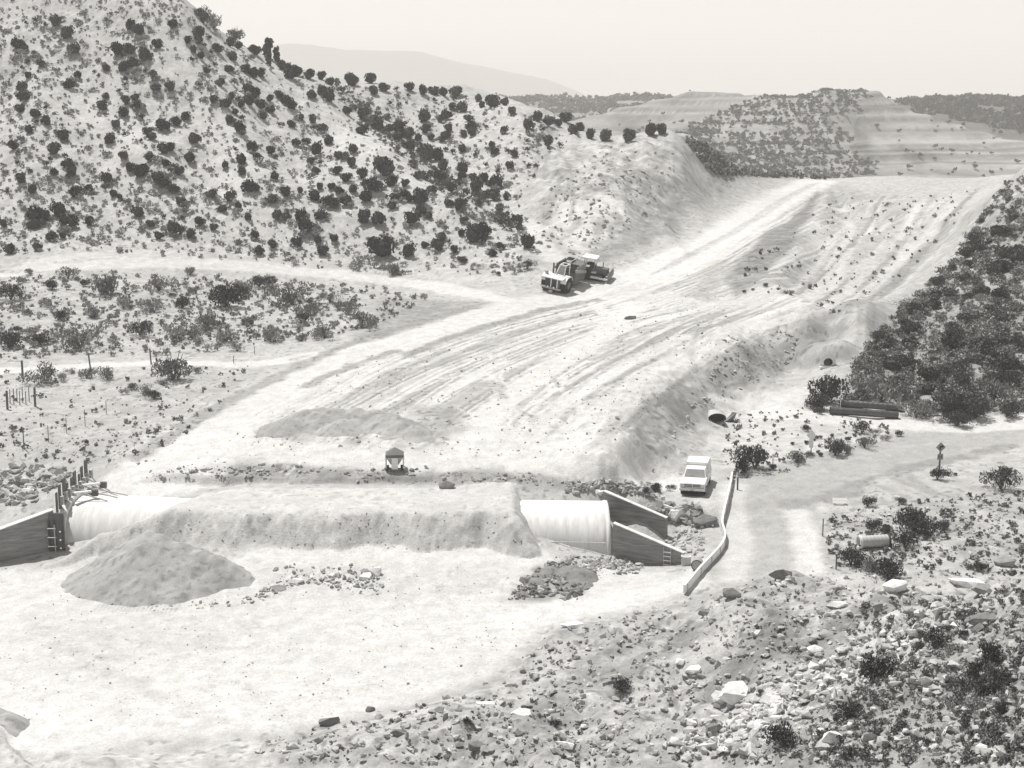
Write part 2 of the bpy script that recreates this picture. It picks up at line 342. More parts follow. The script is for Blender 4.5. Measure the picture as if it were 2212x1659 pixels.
def inside(x, y, P):
    c = np.zeros(x.shape, bool); n = len(P)
    for i in range(n):
        x0, y0 = P[i]; x1, y1 = P[(i+1) % n]
        c ^= ((y0 > y) != (y1 > y)) & (x < (x1 - x0) * (y - y0) / (y1 - y0 + 1e-12) + x0)
    return c
def zone(pts, val, k=1.0, soft=2.0, rag=3.0, var=0.0, src=None):
    global ALB
    P = poly_world(pts); i = near(P, soft * 2 + rag); 
    if not len(i): return i
    d = seg_dist(gxf[i], gyf[i], np.vstack([P, P[:1]])); d = np.where(inside(gxf[i], gyf[i], P), d, -d) + (n1[i] - .5) * rag + (n2[i] - .5) * rag * .5
    m = sstep(-soft, soft, d); v = val + var * ((n2 if src is None else src)[i] - .5) * 2
    ALB[i] += m * k * (v - ALB[i]); return i[m > .5]
ZR = Z.ravel()
REG = np.zeros(gxf.shape, np.int8)                          # which named piece of ground a vertex belongs to
HILLP = [(-400,570),(150,545),(330,550),(480,565),(700,585),(880,600),(1000,600),(1120,598),(1165,560),(1130,430),(1180,330),(1260,290),(1150,250),(1000,222),(850,205),(700,172),(600,130),(500,85),(400,20),(200,-40),(-300,-60)]
DARKP = [(1810,868),(1840,800),(1868,760),(1960,650),(2060,560),(2110,480),(2175,400),(2400,300),(2700,600),(2700,880),(2250,893),(1975,905),(1965,862)]
NEARP = [(560,1600),(720,1566),(900,1522),(1060,1470),(1180,1366),(1300,1335),(1480,1296),(1560,1262),(1700,1234),(1900,1268),(2100,1266),(2260,1245),(2500,1240),(2500,1650),(600,1650)]
i = zone([(-300,1655),(-300,1220),(130,1215),(500,1200),(1150,1195),(1330,1220),(1500,1230),(1450,1290),(1180,1360),(1060,1470),(720,1565),(300,1600),(-100,1580)], .555, 1, 1.2, 1.5, .05, n1)
REG[i] = 5
i = zone(HILLP, .445, 1, 3, 5, .08, n2); REG[i] = 3
for p in ([(100,180),(180,150),(270,200),(330,330),(300,420),(230,390),(180,300),(110,260)], [(330,110),(420,95),(440,140),(380,180),(330,160)], [(430,230),(520,230),(560,330),(540,450),(470,430),(450,330)], [(640,240),(760,270),(860,330),(930,400),(880,420),(760,350)]):
    zone(p, .50, .8, 3, 6, .04)
zone([(-200,600),(300,590),(700,605),(960,640),(830,690),(700,740),(350,770),(-200,790)], .40, .9, 2, 3, .07)
zone([(-200,810),(500,800),(640,790),(420,940),(330,1020),(200,1005),(-200,1100)], .40, .9, 2, 3, .05)
i = zone(DARKP, .31, 1, 2, 4, .08); REG[i] = 4
i = zone(NEARP, .34, 1, 1.2, 2, .14); REG[i[NEARM.ravel()[i]]] = 6
i = NEARM.ravel(); ALB[i] = np.where(ALB[i] > .5, ALB[i], ALB[i] * (.80 + .45 * n3[i]))
zone([(1850,1480),(2000,1400),(2300,1350),(2500,1660),(1750,1660)], .27, .85, 1.5, 3, .08)
zone([(1640,1500),(1760,1420),(1900,1330),(2050,1290),(1950,1400),(1800,1520),(1650,1600),(1450,1640),(1480,1560)], .50, .7, 1.5, 3, .1)
# cut bank, cut slope, fan
zone([(1130,570),(1165,480),(1140,400),(1185,320),(1290,302),(1460,296),(1520,330),(1560,370),(1470,440),(1390,500),(1290,548),(1240,575)], .40, 1, 2.5, 5, .22)
zone([(1220,435),(1330,430),(1355,515),(1260,550),(1195,500)], .57, .85, 2.5, 4, .06)
for k in range(40):
    u = rng.uniform(1170, 1470); v = rng.uniform(315, 500); stroke([(u, v), (u - rng.uniform(4, 22), v + rng.uniform(20, 55))], rng.uniform(.5, 2.2), .28 if k % 3 else .52, rng.uniform(.4, .8), .7, 1.4, n=3)
zone([(1520,330),(1600,345),(1700,370),(1760,385),(1600,400),(1480,470),(1540,380)], .36, .8, 3, 5, .08)
zone([(1470,298),(1560,318),(1700,362),(1785,388),(1660,384),(1560,385),(1530,372),(1500,330)], .25, .9, 2, 4, .08)
zone([(1560,560),(1640,480),(1790,392),(2180,388),(2300,385),(2090,500),(1900,660),(1780,690),(1640,640)], .37, 1, 2.5, 4, .10)
zone([(1540,600),(1620,520),(1760,420),(1740,480),(1680,560),(1640,600)], .22, .9, 1.2, 3, .10)
zone([(1560,590),(1640,520),(1700,470),(1690,500),(1650,560),(1590,610)], .33, .8, 1.2, 3, .1)
FANP = [(340,1030),(480,920),(720,780),(900,720),(1100,665),(1240,640),(1500,560),(1620,600),(1780,690),(1600,735),(1450,830),(1310,985),(900,1000),(480,985)]
i = zone(FANP, .41, 1, 1.5, 2, .08); FAN = i
zone([(1310,992),(1450,835),(1590,745),(1740,695),(1880,640),(1800,740),(1700,795),(1590,858),(1500,920),(1390,1035)], .30, 1, 1.0, 1.5, .09)
zone([(560,900),(660,880),(850,880),(960,950),(850,965),(640,960)], .42, .8, 1.5, 3, .05)
zone([(1560,860),(1760,820),(1740,860),(1800,900),(1960,925),(1900,950),(1700,1010),(1600,1030),(1560,990),(1510,920)], .47, 1, 1.2, 2, .07)
zone([(1590,845),(1760,830),(1750,870),(1600,885)], .56, .9, 1, 2, .03)
zone([(1780,1110),(1900,1080),(2250,1010),(2500,1000),(2500,1240),(2180,1240),(1900,1255),(1770,1230)], .37, 1, 1.5, 3, .12)
zone([(1450,1080),(1580,1030),(1570,1170),(1480,1280),(1430,1230),(1440,1170)], .44, 1, 1.0, 2, .08)
zone([(300,1012),(480,1000),(900,1008),(1200,1022),(1400,1045),(1310,1068),(1130,1062),(1100,1045),(600,1040),(350,1045)], .29, 1, .6, .8, .09)
zone([(1080,1300),(1170,1210),(1275,1215),(1275,1305)], .30, .8, .6, 1.2, .1)
zone([(590,1215),(850,1210),(1100,1220),(1150,1280),(900,1300),(600,1300)], .50, .7, 1.5, 2, .05)
# the tracks of the machines: bundles between the two edges of the haul way
GLn = [(345,1035),(500,905),(720,790),(1000,695),(1240,640),(1480,556),(1650,462),(1765,396)]
GRn = [(1290,985),(1390,880),(1490,795),(1620,718),(1740,676),(1880,610),(1970,520),(2070,425)]
def interp_line(P, n=30):
    P = np.array(P, float); t = np.linspace(0, len(P) - 1, n); return np.c_[np.interp(t, np.arange(len(P)), P[:, 0]), np.interp(t, np.arange(len(P)), P[:, 1])]
LA, LB = interp_line(GLn), interp_line(GRn)
for k in range(95):
    t = rng.random(); s0 = rng.integers(0, 20); s1 = min(29, s0 + rng.integers(6, 16)); t2 = np.clip(t + rng.normal(0, .10), 0, 1)
    if s0 > 16 and t > .45: continue
    tt = np.linspace(t, t2, 30)[:, None]; Q = (LA * (1 - tt) + LB * tt)[s0:s1:2]
    if len(Q) < 2: continue
    br = rng.random() < .78; ph_ = rng.uniform(0, 6); Q = Q + np.c_[9 * np.sin(ph_ + np.arange(len(Q)) * .9), 4 * np.cos(ph_ + np.arange(len(Q)) * .7)]
    stroke(Q, rng.uniform(.35, 1.0), rng.uniform(.50, .56) if br else rng.uniform(.30, .37), rng.uniform(.4, .9) if br else rng.uniform(.3, .7), .6, .5, n=3, dig=rng.uniform(0, .02))
for k in range(170):                                         # single wheel and cleat tracks, some crossing
    t = rng.random(); s0 = rng.integers(0, 24); s1 = min(29, s0 + rng.integers(5, 12)); t2 = np.clip(t + rng.normal(0, .22), 0, 1)
    if s0 > 15 and t > .4: continue
    tt = (t + (t2 - t) * np.linspace(0, 1, 30) ** 1.5)[:, None]; Q = (LA * (1 - tt) + LB * tt)[s0:s1:2]
    if len(Q) < 2: continue
    ph_ = rng.uniform(0, 6); Q = Q + np.array([rng.normal(0, 6), rng.normal(0, 3)]) + np.c_[7 * np.sin(ph_ + np.arange(len(Q)) * .8), 3 * np.cos(ph_ + np.arange(len(Q)) * .6)]; wd = rng.uniform(.22, .42); v_ = rng.uniform(.56, .62) if rng.random() < .72 else rng.uniform(.26, .33)
    stroke(Q, wd, v_, rng.uniform(.5, .9), .3, .25, n=3)
    if rng.random() < .6: stroke(Q + np.array([rng.uniform(9, 14), rng.uniform(2, 5)]), wd, v_, rng.uniform(.5, .9), .3, .25, n=3)
GC_ = interp_line([(960,985),(1080,885),(1230,795),(1420,705),(1600,640)]); GD_ = interp_line([(1310,992),(1400,892),(1500,802),(1640,716),(1790,662)])
for k in range(110):
    t = rng.random(); s0 = rng.integers(0, 22); s1 = min(29, s0 + rng.integers(6, 16)); t2 = np.clip(t + rng.normal(0, .25), 0, 1); tt = (t + (t2 - t) * np.linspace(0, 1, 30))[:, None]; ph_ = rng.uniform(0, 6)
    Q = (GC_ * (1 - tt) + GD_ * tt)[s0:s1:2]
    if len(Q) < 2: continue
    Q = Q + np.c_[8 * np.sin(ph_ + np.arange(len(Q)) * .8), 3 * np.cos(ph_ + np.arange(len(Q)) * .6)]; b_ = rng.random() < .5
    stroke(Q, rng.uniform(.22, .8), .58 if b_ else rng.uniform(.27, .33), rng.uniform(.4, .85), .4, .5, n=3)
for k in range(34):
    u = rng.uniform(950, 1330); v = rng.uniform(820, 970); a_ = rng.uniform(-2.6, -.4); L_ = rng.uniform(50, 130); c_ = rng.normal(0, .5)
    stroke([(u + L_ * s * math.cos(a_ + c_ * s), v + .55 * L_ * s * math.sin(a_ + c_ * s)) for s in (0, .35, .7, 1)], rng.uniform(.25, .5), .58 if k % 3 else .30, .7, .3, .3, n=3)
road = []
road += [stroke([(330,1045),(350,1020),(420,955),(560,868),(720,782),(900,722),(1100,668),(1240,641),(1400,590),(1500,548)], 7.0, .59, .75, .35, .25)]
road += [stroke([(1400,595),(1500,548),(1590,492),(1680,435),(1768,392)], 7.5, .60, .9, .35, .2)]
stroke([(340,1030),(400,975),(470,925)], 8.5, .59, .95, .3, .25)
for o in ((0,0),(14,-3),(-12,4)): stroke([(1420+o[0],588+o[1]),(1590+o[0],497+o[1]),(1690+o[0],432+o[1]),(1755+o[0],397+o[1])], .7, .43, .6, .6, .4)
road += [stroke([(-150,600),(0,592),(150,577),(300,568),(480,572),(700,591),(880,611),(1000,630),(1090,648)], 3.6, .56, .95, .3, .25)]
stroke([(60,572),(170,553),(330,548),(420,553)], 2.6, .52, .9, .4, .4)
stroke([(-150,575),(0,585),(150,588),(300,583),(480,590)], 1.2, .40, .7, .5, .5)
road += [stroke([(-120,806),(40,799),(150,793),(300,785),(430,785),(560,786),(680,765)], 2.4, .57, .95, .3, .3)]
road += [stroke([(1360,655),(1345,690),(1280,740),(1180,800),(1090,868),(1040,925),(985,985)], 3.2, .58, .9, .4, .4)]
stroke([(1290,660),(1310,700),(1255,745),(1150,815),(1075,880)], 1.6, .56, .8, .5, .4)
stroke([(1010,930),(1060,940),(1130,985),(1220,960)], 5.0, .58, .85, .6, .5)
stroke([(1380,640),(1480,650),(1560,660),(1680,640)], 7, .53, .6, .7, .5)
for q in ([(1150,985),(1290,880),(1400,805),(1550,725),(1700,665),(1850,618)], [(1200,990),(1330,885),(1450,800),(1600,722),(1740,672)], [(1110,970),(1210,880),(1330,800),(1480,725)]):
    stroke(q, 1.8, .57, .8, .5, .4)
stroke([(1690,690),(1800,650),(1900,590),(1980,510),(2070,440)], 2.2, .50, .8, .5, .4)
stroke([(1640,640),(1740,600),(1800,540),(1840,480),(1830,460)], 1.4, .52, .8, .5, .4)
for q in ([(990,735),(1090,695),(1180,668)], [(900,760),(1000,720),(1120,690),(1190,665)], [(800,835),(880,800),(960,790)], [(780,850),(860,820)], [(1010,850),(1060,825),(1090,860)], [(640,775),(760,745),(900,705)], [(820,830),(1000,770)]):
    stroke(q, 1.1, .33, .6, .6, .8)
stroke([(480,960),(620,975),(760,988),(900,995),(1100,985),(1280,1005),(1400,1032),(1470,1050)], 4.2, .57, .9, .4, .3)
stroke([(560,1205),(800,1198),(1000,1198),(1160,1195)], 2.6, .58, .95, .5, .3)
stroke([(1080,1345),(1250,1305),(1400,1280),(1500,1255),(1560,1210)], 2.6, .58, .9, .5, .3)
stroke([(60,1330),(180,1420),(330,1500),(460,1560)], 1.2, .47, .5, .7, 1.2)
stroke([(520,1470),(600,1540),(640,1560)], .8, .48, .5, .7, 1.2)
groad = [stroke([(2400,915),(2250,930),(2050,955),(1900,988),(1760,1025),(1670,1080),(1640,1150),(1640,1245)], 7.0, .375, 1, .12, .08, keep=True)]
groad += [stroke([(1575,885),(1660,888),(1800,905),(1950,918),(2100,918),(2300,905)], 4.2, .56, 1, .15, .1, keep=True)]
stroke([(1720,1105),(1735,1150),(1748,1232)], 2.0, .58, .85, .5, .3)
stroke([(1590,1050),(1580,1100),(1600,1180),(1580,1250)], 2.0, .56, .7, .5, .3)
stroke([(1625,1080),(1740,1030),(1900,975),(2180,935)], .5, .42, .5, .6, .5)
stroke([(1690,1088),(1800,1075),(1880,1035),(2000,1003),(2190,962)], 1.8, .27, .8, .45, 1.3)
for q in ([(1930,1035),(2000,1060),(2060,1082),(1990,1090)], [(1900,1050),(1960,1075),(1990,1088)], [(1960,1020),(1990,1050),(2030,1075)]): stroke(q, .8, .31, .7, .5, .7)
for k in range(26):
    u = rng.uniform(1830, 2180); v = 1090 - (u - 1750) * .26 + rng.uniform(0, 40); stroke([(u, v), (u + 30, v + 14), (u + 60, v + 18)], .35, .34, .5, .6, .6, n=2)
for p in ([(1930,500),(1985,440),(2020,438),(1990,462),(1960,500)], [(1840,500),(1880,462),(1900,470),(1860,500)], [(1770,440),(1840,432),(1835,440),(1775,446)], [(1755,480),(1785,478),(1780,515),(1750,515)]): zone(p, .56, .85, 1.2, 2, .02)
stroke([(1285,554),(1370,512),(1440,472),(1490,410),(1535,368)], 5.0, .25, .75, .6, .9)  # shadow line along the cut bank foot, painted into the soil tone
GA_ = interp_line([(1640,640),(1740,565),(1800,485),(1850,410)]); GB_ = interp_line([(1800,700),(1930,612),(2060,490),(2160,395)])
for k in range(46):
    t = rng.random(); s0 = rng.integers(0, 16); s1 = min(29, s0 + rng.integers(8, 20)); tt = (t + rng.normal(0, .06) * np.linspace(0, 1, 30))[:, None]
    stroke((GA_ * (1 - tt) + GB_ * tt)[s0:s1:3], rng.uniform(.4, 1.3), .50 if k % 2 else .25, rng.uniform(.4, .8), .5, .8, n=3)
for q, w_, v_ in (([(1700,1365),(1640,1415),(1570,1480)], 3.2, .20), ([(1500,1370),(1430,1420),(1340,1490)], 2.2, .24), ([(1900,1300),(1820,1350),(1740,1430)], 2.0, .24), ([(1600,1330),(1520,1400),(1400,1500)], 2.0, .46), ([(2050,1320),(1980,1380),(1900,1460)], 2.5, .48), ([(1300,1430),(1230,1500),(1150,1560)], 2.2, .25), ([(1250,1400),(1180,1450),(1100,1520)], 1.8, .44), ([(1780,1480),(1700,1560),(1620,1640)], 2.4, .26)):
    stroke(q, w_, v_, .8, .6, 1.2)
for k in range(16):
    u = rng.uniform(20, 1000); v = rng.uniform(1350, 1560); a_ = rng.uniform(0, 3.1); c_ = rng.normal(0, 1.2); L_ = rng.uniform(60, 220)
    stroke([(u + L_ * s * math.cos(a_ + c_ * s), v + .35 * L_ * s * math.sin(a_ + c_ * s)) for s in (0, .3, .6, 1)], rng.uniform(.3, 1.2), .49, .5, .6, 1.2, n=3)
stroke([(1140,478),(1165,520),(1200,560)], 3.0, .55, .8, .5, .5)
zone([(1470,355),(1500,350),(1530,380),(1505,395)], .56, .8, 1.5, 2)
zone([(1560,606),(1640,522),(1720,456),(1768,404),(1778,420),(1740,482),(1695,548),(1640,604),(1590,645)], .22, .9, .9, 2.5, .12)
zone([(1470,640),(1560,560),(1580,590),(1540,650)], .33, .7, 1.2, 2, .08)
zone([(820,640),(930,648),(1030,652),(960,690),(860,715),(790,735)], .29, .85, 1.2, 2.5, .10)
stroke([(300,985),(430,902),(560,834),(720,757),(850,712),(980,676),(1045,655)], 1.7, .27, .8, .5, 1.0)
for q in ([(880,765),(960,735),(1080,695),(1200,664),(1290,648)], [(660,835),(760,790),(850,760)]): stroke(q, 1.5, .26, .75, .5, 1.2)
zone([(880,870),(1000,880),(1010,930),(940,955),(900,930)], .31, .7, 1.2, 3, .14)
for k in range(20): stroke([(205 + k * 9, 1319 + k * .2), (218 + k * 9, 1303)], .13, .43, .8, .4, .3, n=2)
BEN = zone([(1645,600),(1705,545),(1745,490),(1790,402),(2180,394),(2090,500),(1900,655),(1780,685)], .3, 0.0, 1.5, 2)
_P = poly_world([(1645,600),(1705,545),(1745,490),(1790,402),(2180,394),(2090,500),(1900,655),(1780,685)]); _i = near(_P, 3); _d = seg_dist(gxf[_i], gyf[_i], np.vstack([_P, _P[:1]])); _d = np.where(inside(gxf[_i], gyf[_i], _P), _d, 0)
ZR[_i] -= 1.5 * sstep(0, 4, _d) - .8 * (fbm(gxf[_i] * .25, gyf[_i] * .12, 4) - .5) * sstep(2, 6, _d)
# earth of the fill: darker raw face with runnels, pale top
fm = FILLM.ravel(); slope_face = fm & (np.minimum(front, np.minimum(lft, rgt)).ravel() < -27.85)
ALB[fm] = .50 + .06 * (n2[fm] - .5); rw = 1.5 * fbm(gxf * .3, gyf * .3 + 5, 3); rn = .6 * fbm(gxf * .8 + rw, gyf * .25, 4) + .4 * fbm(gxf * 2.6 + rw, gyf * .5, 3); ZR[slope_face] += (rn[slope_face] - .5) * .25 + (fbm(gxf[slope_face] * 1.4, gyf[slope_face] * 1.4, 4) - .5) * .4
ALB[slope_face] = .48 + .22 * (rn[slope_face] - .5); REG[fm] = 7
for rr in road: REG[rr] = 1
for rr in groad: REG[rr] = 2
REG[NEARM.ravel() & (REG != 6) & (gyf < 95)] = 6
ALB0 = ALB.copy()
n4 = vnoise(gxf * 3.3 + 40, gyf * 2.6); n5 = fbm(gxf * .9 + 11, gyf * .9, 4)
smooth_ = np.clip((ALB - .44) / .1, 0, 1); clod = sstep(.66, .82, n4) * sstep(.40, .58, n5)
ALB *= 1 - (.42 - .34 * smooth_) * clod; ALB *= 1 + (.40 - .28 * smooth_) * (n5 - .5)
ALB *= .94 + .12 * n1; ALB *= .94 + .12 * n3; ALB += KEEPM * .75 * (ALB0 * .98 - ALB); ALB = np.clip(ALB, .1, .66)
# ---------------- meshes of the ground pieces
Z = ZR.reshape(ny, na)
VV = np.c_[gxf, gyf, Z.ravel()]
e1 = np.gradient(np.stack([GX, GY, Z], -1), axis=1); e0 = np.gradient(np.stack([GX, GY, Z], -1), axis=0)
NN = np.cross(e1, e0).reshape(-1, 3); NN /= np.linalg.norm(NN, axis=1)[:, None]; NN[NN[:, 2] < 0] *= -1
ii = (np.arange(ny - 1)[:, None] * na + np.arange(na - 1)[None]).ravel(); Q = np.c_[ii, ii + 1, ii + na + 1, ii + na]; fr = REG[ii]
NAMES = {0: 'ground', 1: 'dirt_road', 2: 'gravel_road', 3: 'hillside', 4: 'scrubby_hillside', 5: 'pit_floor', 6: 'stony_slope', 7: 'earth_embankment'}
for r, nm in NAMES.items():
    q = Q[fr == r]
    if not len(q): continue
    used = np.unique(q); mp = np.zeros(len(VV), np.int64); mp[used] = np.arange(len(used))
    me = np_mesh(nm, VV[used], mp[q], M_ground, True, ALB[used]); me.normals_split_custom_set_from_vertices(NN[used].tolist())
    tag(link(nm, me), kind='structure')
def slope_at(x, y):
    e = .8; gx = (hgt(x + e, y) - hgt(x - e, y)) / (2*e); gy = (hgt(x, y + e) - hgt(x, y - e)) / (2*e); return Vector((-float(gx), -float(gy), 1)).normalized()
def put(o, p, rz, tilt=True, lift=0.0):
    n = slope_at(p.x, p.y) if tilt else Vector((0, 0, 1)); q = Vector((0, 0, 1)).rotation_difference(n)
    o.matrix_world = Matrix.Translation(p + Vector((0, 0, lift))) @ q.to_matrix().to_4x4() @ Matrix.Rotation(rz, 4, 'Z'); return o
# ------------------------------------------------------------------ far country
FAR = [(1350,330,560),(1450,335,590),(1600,362,610),(1700,378,630),(1800,388,640),(2000,390,650),(2200,390,650),(2500,390,650),
 (1400,285,760),(1480,262,760),(1500,300,680),(1600,305,680),(1700,300,690),(1800,330,680),(1660,250,730),(1760,250,730),(1830,240,745),
 (1535,192,805),(1600,188,810),(1690,184,800),(1760,212,812),(1810,184,790),(1880,190,800),(1935,238,815),(1545,225,782),(1515,245,772),(1480,252,775),
 (1870,300,730),(1960,310,725),(2060,310,725),(2180,325,715),(1900,255,765),(1970,250,775),(2050,270,765),(2120,295,750),(2200,315,740),(2000,350,690),(2150,355,690),
 (1960,238,880),(2060,239,880),(2180,239,880),(2400,240,880),(2120,265,830),(2200,280,810),
 (1050,218,1250),(1270,219,1250),(1400,217,1250),(1500,216,1250),(1150,250,1000),(1300,265,950),(1400,245,1000),(1050,250,1000),(700,230,1100),(700,240,800)]
tf = TPS(FAR, [(-200,470,-34),(0,470,-34),(150,470,-34),(300,470,-34),(-100,1500,-10),(100,1500,-10),(300,1500,-10),(500,1500,-10)], 6, 5)
fa = np.concatenate([np.arange(-.5, -.12, .02), np.arange(-.12, .40, .0014), np.arange(.40, .75, .02)]); fl = np.arange(math.log(455), math.log(1500), .0035)
FA, FL = np.meshgrid(fa, fl); FY = np.exp(FL); FX = FA * FY; FZ = tf(FA, FL)
capm = (FA > .11) & (FA < .27) & (FY > 700) & (FY < 900); FZ = np.where(capm, np.minimum(FZ, 6.6 + 2.0 * (fbm(FX * .03, FY * .01, 3) - .5) + np.where(FA > .2, .6, 0)), FZ)
FZ = FZ + (fbm(FX * .012, FY * .012, 5) - .5) * 4 + (1 - np.abs(2 * fbm(FX * .03, FY * .014 + 3, 4) - 1) - .7) * 5
st = 4.2; FZ = FZ + 5 * (fbm(FX * .006 + 3, FY * .006, 3) - .5); ph = FZ / st - np.floor(FZ / st); hk = .35 + .5 * fbm(FX * .012 + 6, FY * .01, 3); FZ = FZ * (1 - hk) + hk * (np.floor(FZ / st) + sstep(.25, .8, ph)) * st       # ledges of harder beds
fx, fy, fz = FX.ravel(), FY.ravel(), FZ.ravel(); fu, fv = proj(fx, fy, fz)
FALB = .27 + .13 * (fbm(fx * .02, fz * .35, 4) - .5) + .34 * (fbm(fx * .004, fz * .9 + 4 * fbm(fx * .012, fy * .012, 3), 3) - .5) - .10 * sstep(.55, .8, fbm(fx * .05, fy * .02, 4))
def fzone(pts, val, k):
    P = []
    for u, v, y in pts:
        a, d = ray(u, v); P.append((float(a) * y, y))
    P = np.array(P); m = inside(fx + 18 * (fbm(fx*.03, fy*.03, 3) - .5), fy + 18 * (fbm(fx*.03+9, fy*.03, 3) - .5), P); FALB[m] += k * (val - FALB[m]); return P
SPUR = fzone([(1400,340,560),(1600,360,600),(1810,385,630),(1850,330,690),(1865,200,800),(1790,200,800),(1680,200,800),(1620,240,770),(1500,290,690),(1380,310,640)], .32, .8)
MESA = fzone([(900,300,900),(1300,280,880),(1440,270,880),(1560,220,1240),(900,218,1400)], .27, .7)
DRK = fzone([(1940,238,840),(2060,270,790),(2200,310,760),(2500,310,760),(2500,235,1000),(1940,235,1000)], .12, .9)
ii = (np.arange(len(fl) - 1)[:, None] * len(fa) + np.arange(len(fa) - 1)[None]).ravel(); n_ = len(fa)
tag(link('mesa', np_mesh('mesa', np.c_[fx, fy, fz], np.c_[ii, ii + 1, ii + n_ + 1, ii + n_], M_far, True, np.clip(FALB, .08, .6))), kind='structure')
def fhgt(x, y):
    a = x / y; l = np.log(y); i = np.clip(np.searchsorted(fa, a), 0, len(fa) - 1); j = np.clip(np.searchsorted(fl, l), 0, len(fl) - 1); return FZ[j, i]
# plain and mountain
gx_, gy_ = np.meshgrid(np.linspace(-9000, 9000, 60), np.linspace(1495, 11500, 40)); gz_ = -12 - (gy_ - 1495) * .002
ii = (np.arange(39)[:, None] * 60 + np.arange(59)[None]).ravel()
tag(link('plain', np_mesh('plain', np.c_[gx_.ravel(), gy_.ravel(), gz_.ravel()], np.c_[ii, ii+1, ii+61, ii+60], M_far, True, np.full(gx_.size, .25))), kind='structure')
MT = [(-300,150),(100,120),(400,105),(560,102),(620,94),(680,97),(740,108),(900,110),(945,122),(1000,136),(1060,146),(1110,158),(1180,171),(1225,188),(1262,204),(1290,218),(1340,226),(1900,232),(2400,234)]
mu = np.linspace(-300, 2400, 500); mv = np.interp(mu, [p[0] for p in MT], [p[1] for p in MT]) + 3 * (fbm(mu * .06, mu * 0, 4) - .5)
ma, md = ray(mu, mv); rows = []; tt = np.linspace(-1, 1, 41)
for t in tt:
    y = 5000 + t * 1100; zt = -md * 5000; prof = (1 - abs(t)) ** .8; x = ma * 5000 * (1 + .0 * t)
    z = -40 + (zt + 40) * prof * (1 + .0 * t) ; z = z - (1 - prof) * 60 * (1 - np.abs(2 * fbm(x * .0035, np.full_like(x, y * .002), 4) - 1)) * (prof > 0.02)
    rows.append(np.c_[x, np.full_like(x, y), z])
MV = np.vstack(rows); ii = (np.arange(40)[:, None] * 500 + np.arange(499)[None]).ravel()
tag(link('mountain', np_mesh('mountain', MV, np.c_[ii, ii+1, ii+501, ii+500], M_far, True, np.full(len(MV), .20))), kind='structure')
# ------------------------------------------------------------------ leaves, rocks: templates
def cards(n, size, seed, shape='round', flat=.85, up=0.0):
    g = np.random.default_rng(seed); V = []; Fq = []; A = []
    if shape == 'round':
        lob = [(g.normal(0, .22), g.normal(0, .22), g.uniform(.28, .62), g.uniform(.26, .42)) for _ in range(6)] + [(0, 0, .4, .42)]
    elif shape == 'tall':
        lob = [(g.normal(0, .12), g.normal(0, .12), z, .30 - .12 * abs(z - .45)) for z in (.2, .4, .6, .8, 1.0)]
    else:
        lob = [(g.normal(0, .26), g.normal(0, .26), g.uniform(.15, .55), g.uniform(.2, .34)) for _ in range(8)]
    for k in range(n):
        lx, ly, lz, lr = lob[g.integers(len(lob))]; d = g.normal(size=3); d /= np.linalg.norm(d); r = lr * g.random() ** .28
        p = np.array([lx, ly, max(lz, lr * .8)]) + d * r * np.array([1, 1, flat]); p[2] = max(p[2], .01)
        t = g.normal(size=3); t[2] = abs(t[2]) * (1 + up); t /= np.linalg.norm(t); s = np.cross(t, g.normal(size=3)); s /= np.linalg.norm(s)
        h = size * g.uniform(.6, 1.3); w = h * g.uniform(.45, .8) * (1 if up < 1 else .45); b = len(V)
        V += [p - s*w - t*h*.5, p + s*w - t*h*.5, p + s*w*.5 + t*h*.8, p - s*w*.5 + t*h*.8]; Fq.append((b, b+1, b+2, b+3)); c = g.uniform(.65, 1.45); A += [c] * 4
    return np.array(V), np.array(Fq), np.array(A)
def core(seed, r=.34):
    bm = bmesh.new(); bmesh.ops.create_icosphere(bm, subdivisions=2, radius=r); g = np.random.default_rng(seed)
    v = np.array([x.co[:] for x in bm.verts]); v *= (1 + .35 * (g.random(len(v)) - .5))[:, None]; v[:, 2] = np.maximum(v[:, 2] * .85 + .36, .03); f = np.array([[x.index for x in q.verts] for q in bm.faces]); bm.free()
    return v, np.c_[f, f[:, 2]]
def stems(seed, n=7, h=.6, w=.018):
    g = np.random.default_rng(seed); m = MB()
    for k in range(n):
        a = g.uniform(0, 6.28); r = g.uniform(.1, .42); m.cyl((0, 0, -.05), (math.cos(a)*r*.5, math.sin(a)*r*.5, h*.5), w*1.3, 5, w, False); m.cyl((math.cos(a)*r*.5, math.sin(a)*r*.5, h*.5), (math.cos(a)*r, math.sin(a)*r, h*g.uniform(.8, 1.2)), w, 5, w*.4, False)
    return m
def leafmesh(name, n, size, seed, shape, m, up=0.0, solid=False):
    v, f, a = cards(n, size, seed, shape, up=up)
    if solid:
        cv, cf = core(seed, .40); f = np.vstack([f, cf + len(v)]); v = np.vstack([v, cv]); a = np.r_[a, np.full(len(cv), .9)]
        keep = np.ones(len(f), bool)
    if solid: # triangles carried as quads with a doubled corner are split out
        t = f[-len(cf):, :3]; q = f[:-len(cf)]
        f = np.vstack([np.c_[q[:, 0], q[:, 1], q[:, 2]], np.c_[q[:, 0], q[:, 2], q[:, 3]], t])
    return np_mesh(name, v, f, m, False, a)
JUN = [leafmesh('juniper_bush', 640, .10, 100 + k, 'round', M_jun, .4, True) for k in range(7)]
JUNT = [leafmesh('juniper_bush', 420, .13, 140 + k, 'tall', M_jun, .6, False) for k in range(2)]
SHR = [leafmesh('foliage', 700, .07, 200 + k, 'open', M_shr, 1.5) for k in range(6)]
SHRD = [leafmesh('foliage', 1100, .07, 220 + k, 'round', M_jun, 1.2) for k in range(5)]
STM = []
for k in range(4):
    o = stems(300 + k).build('stems', M_stem); STM.append(o.data); bpy.data.objects.remove(o)
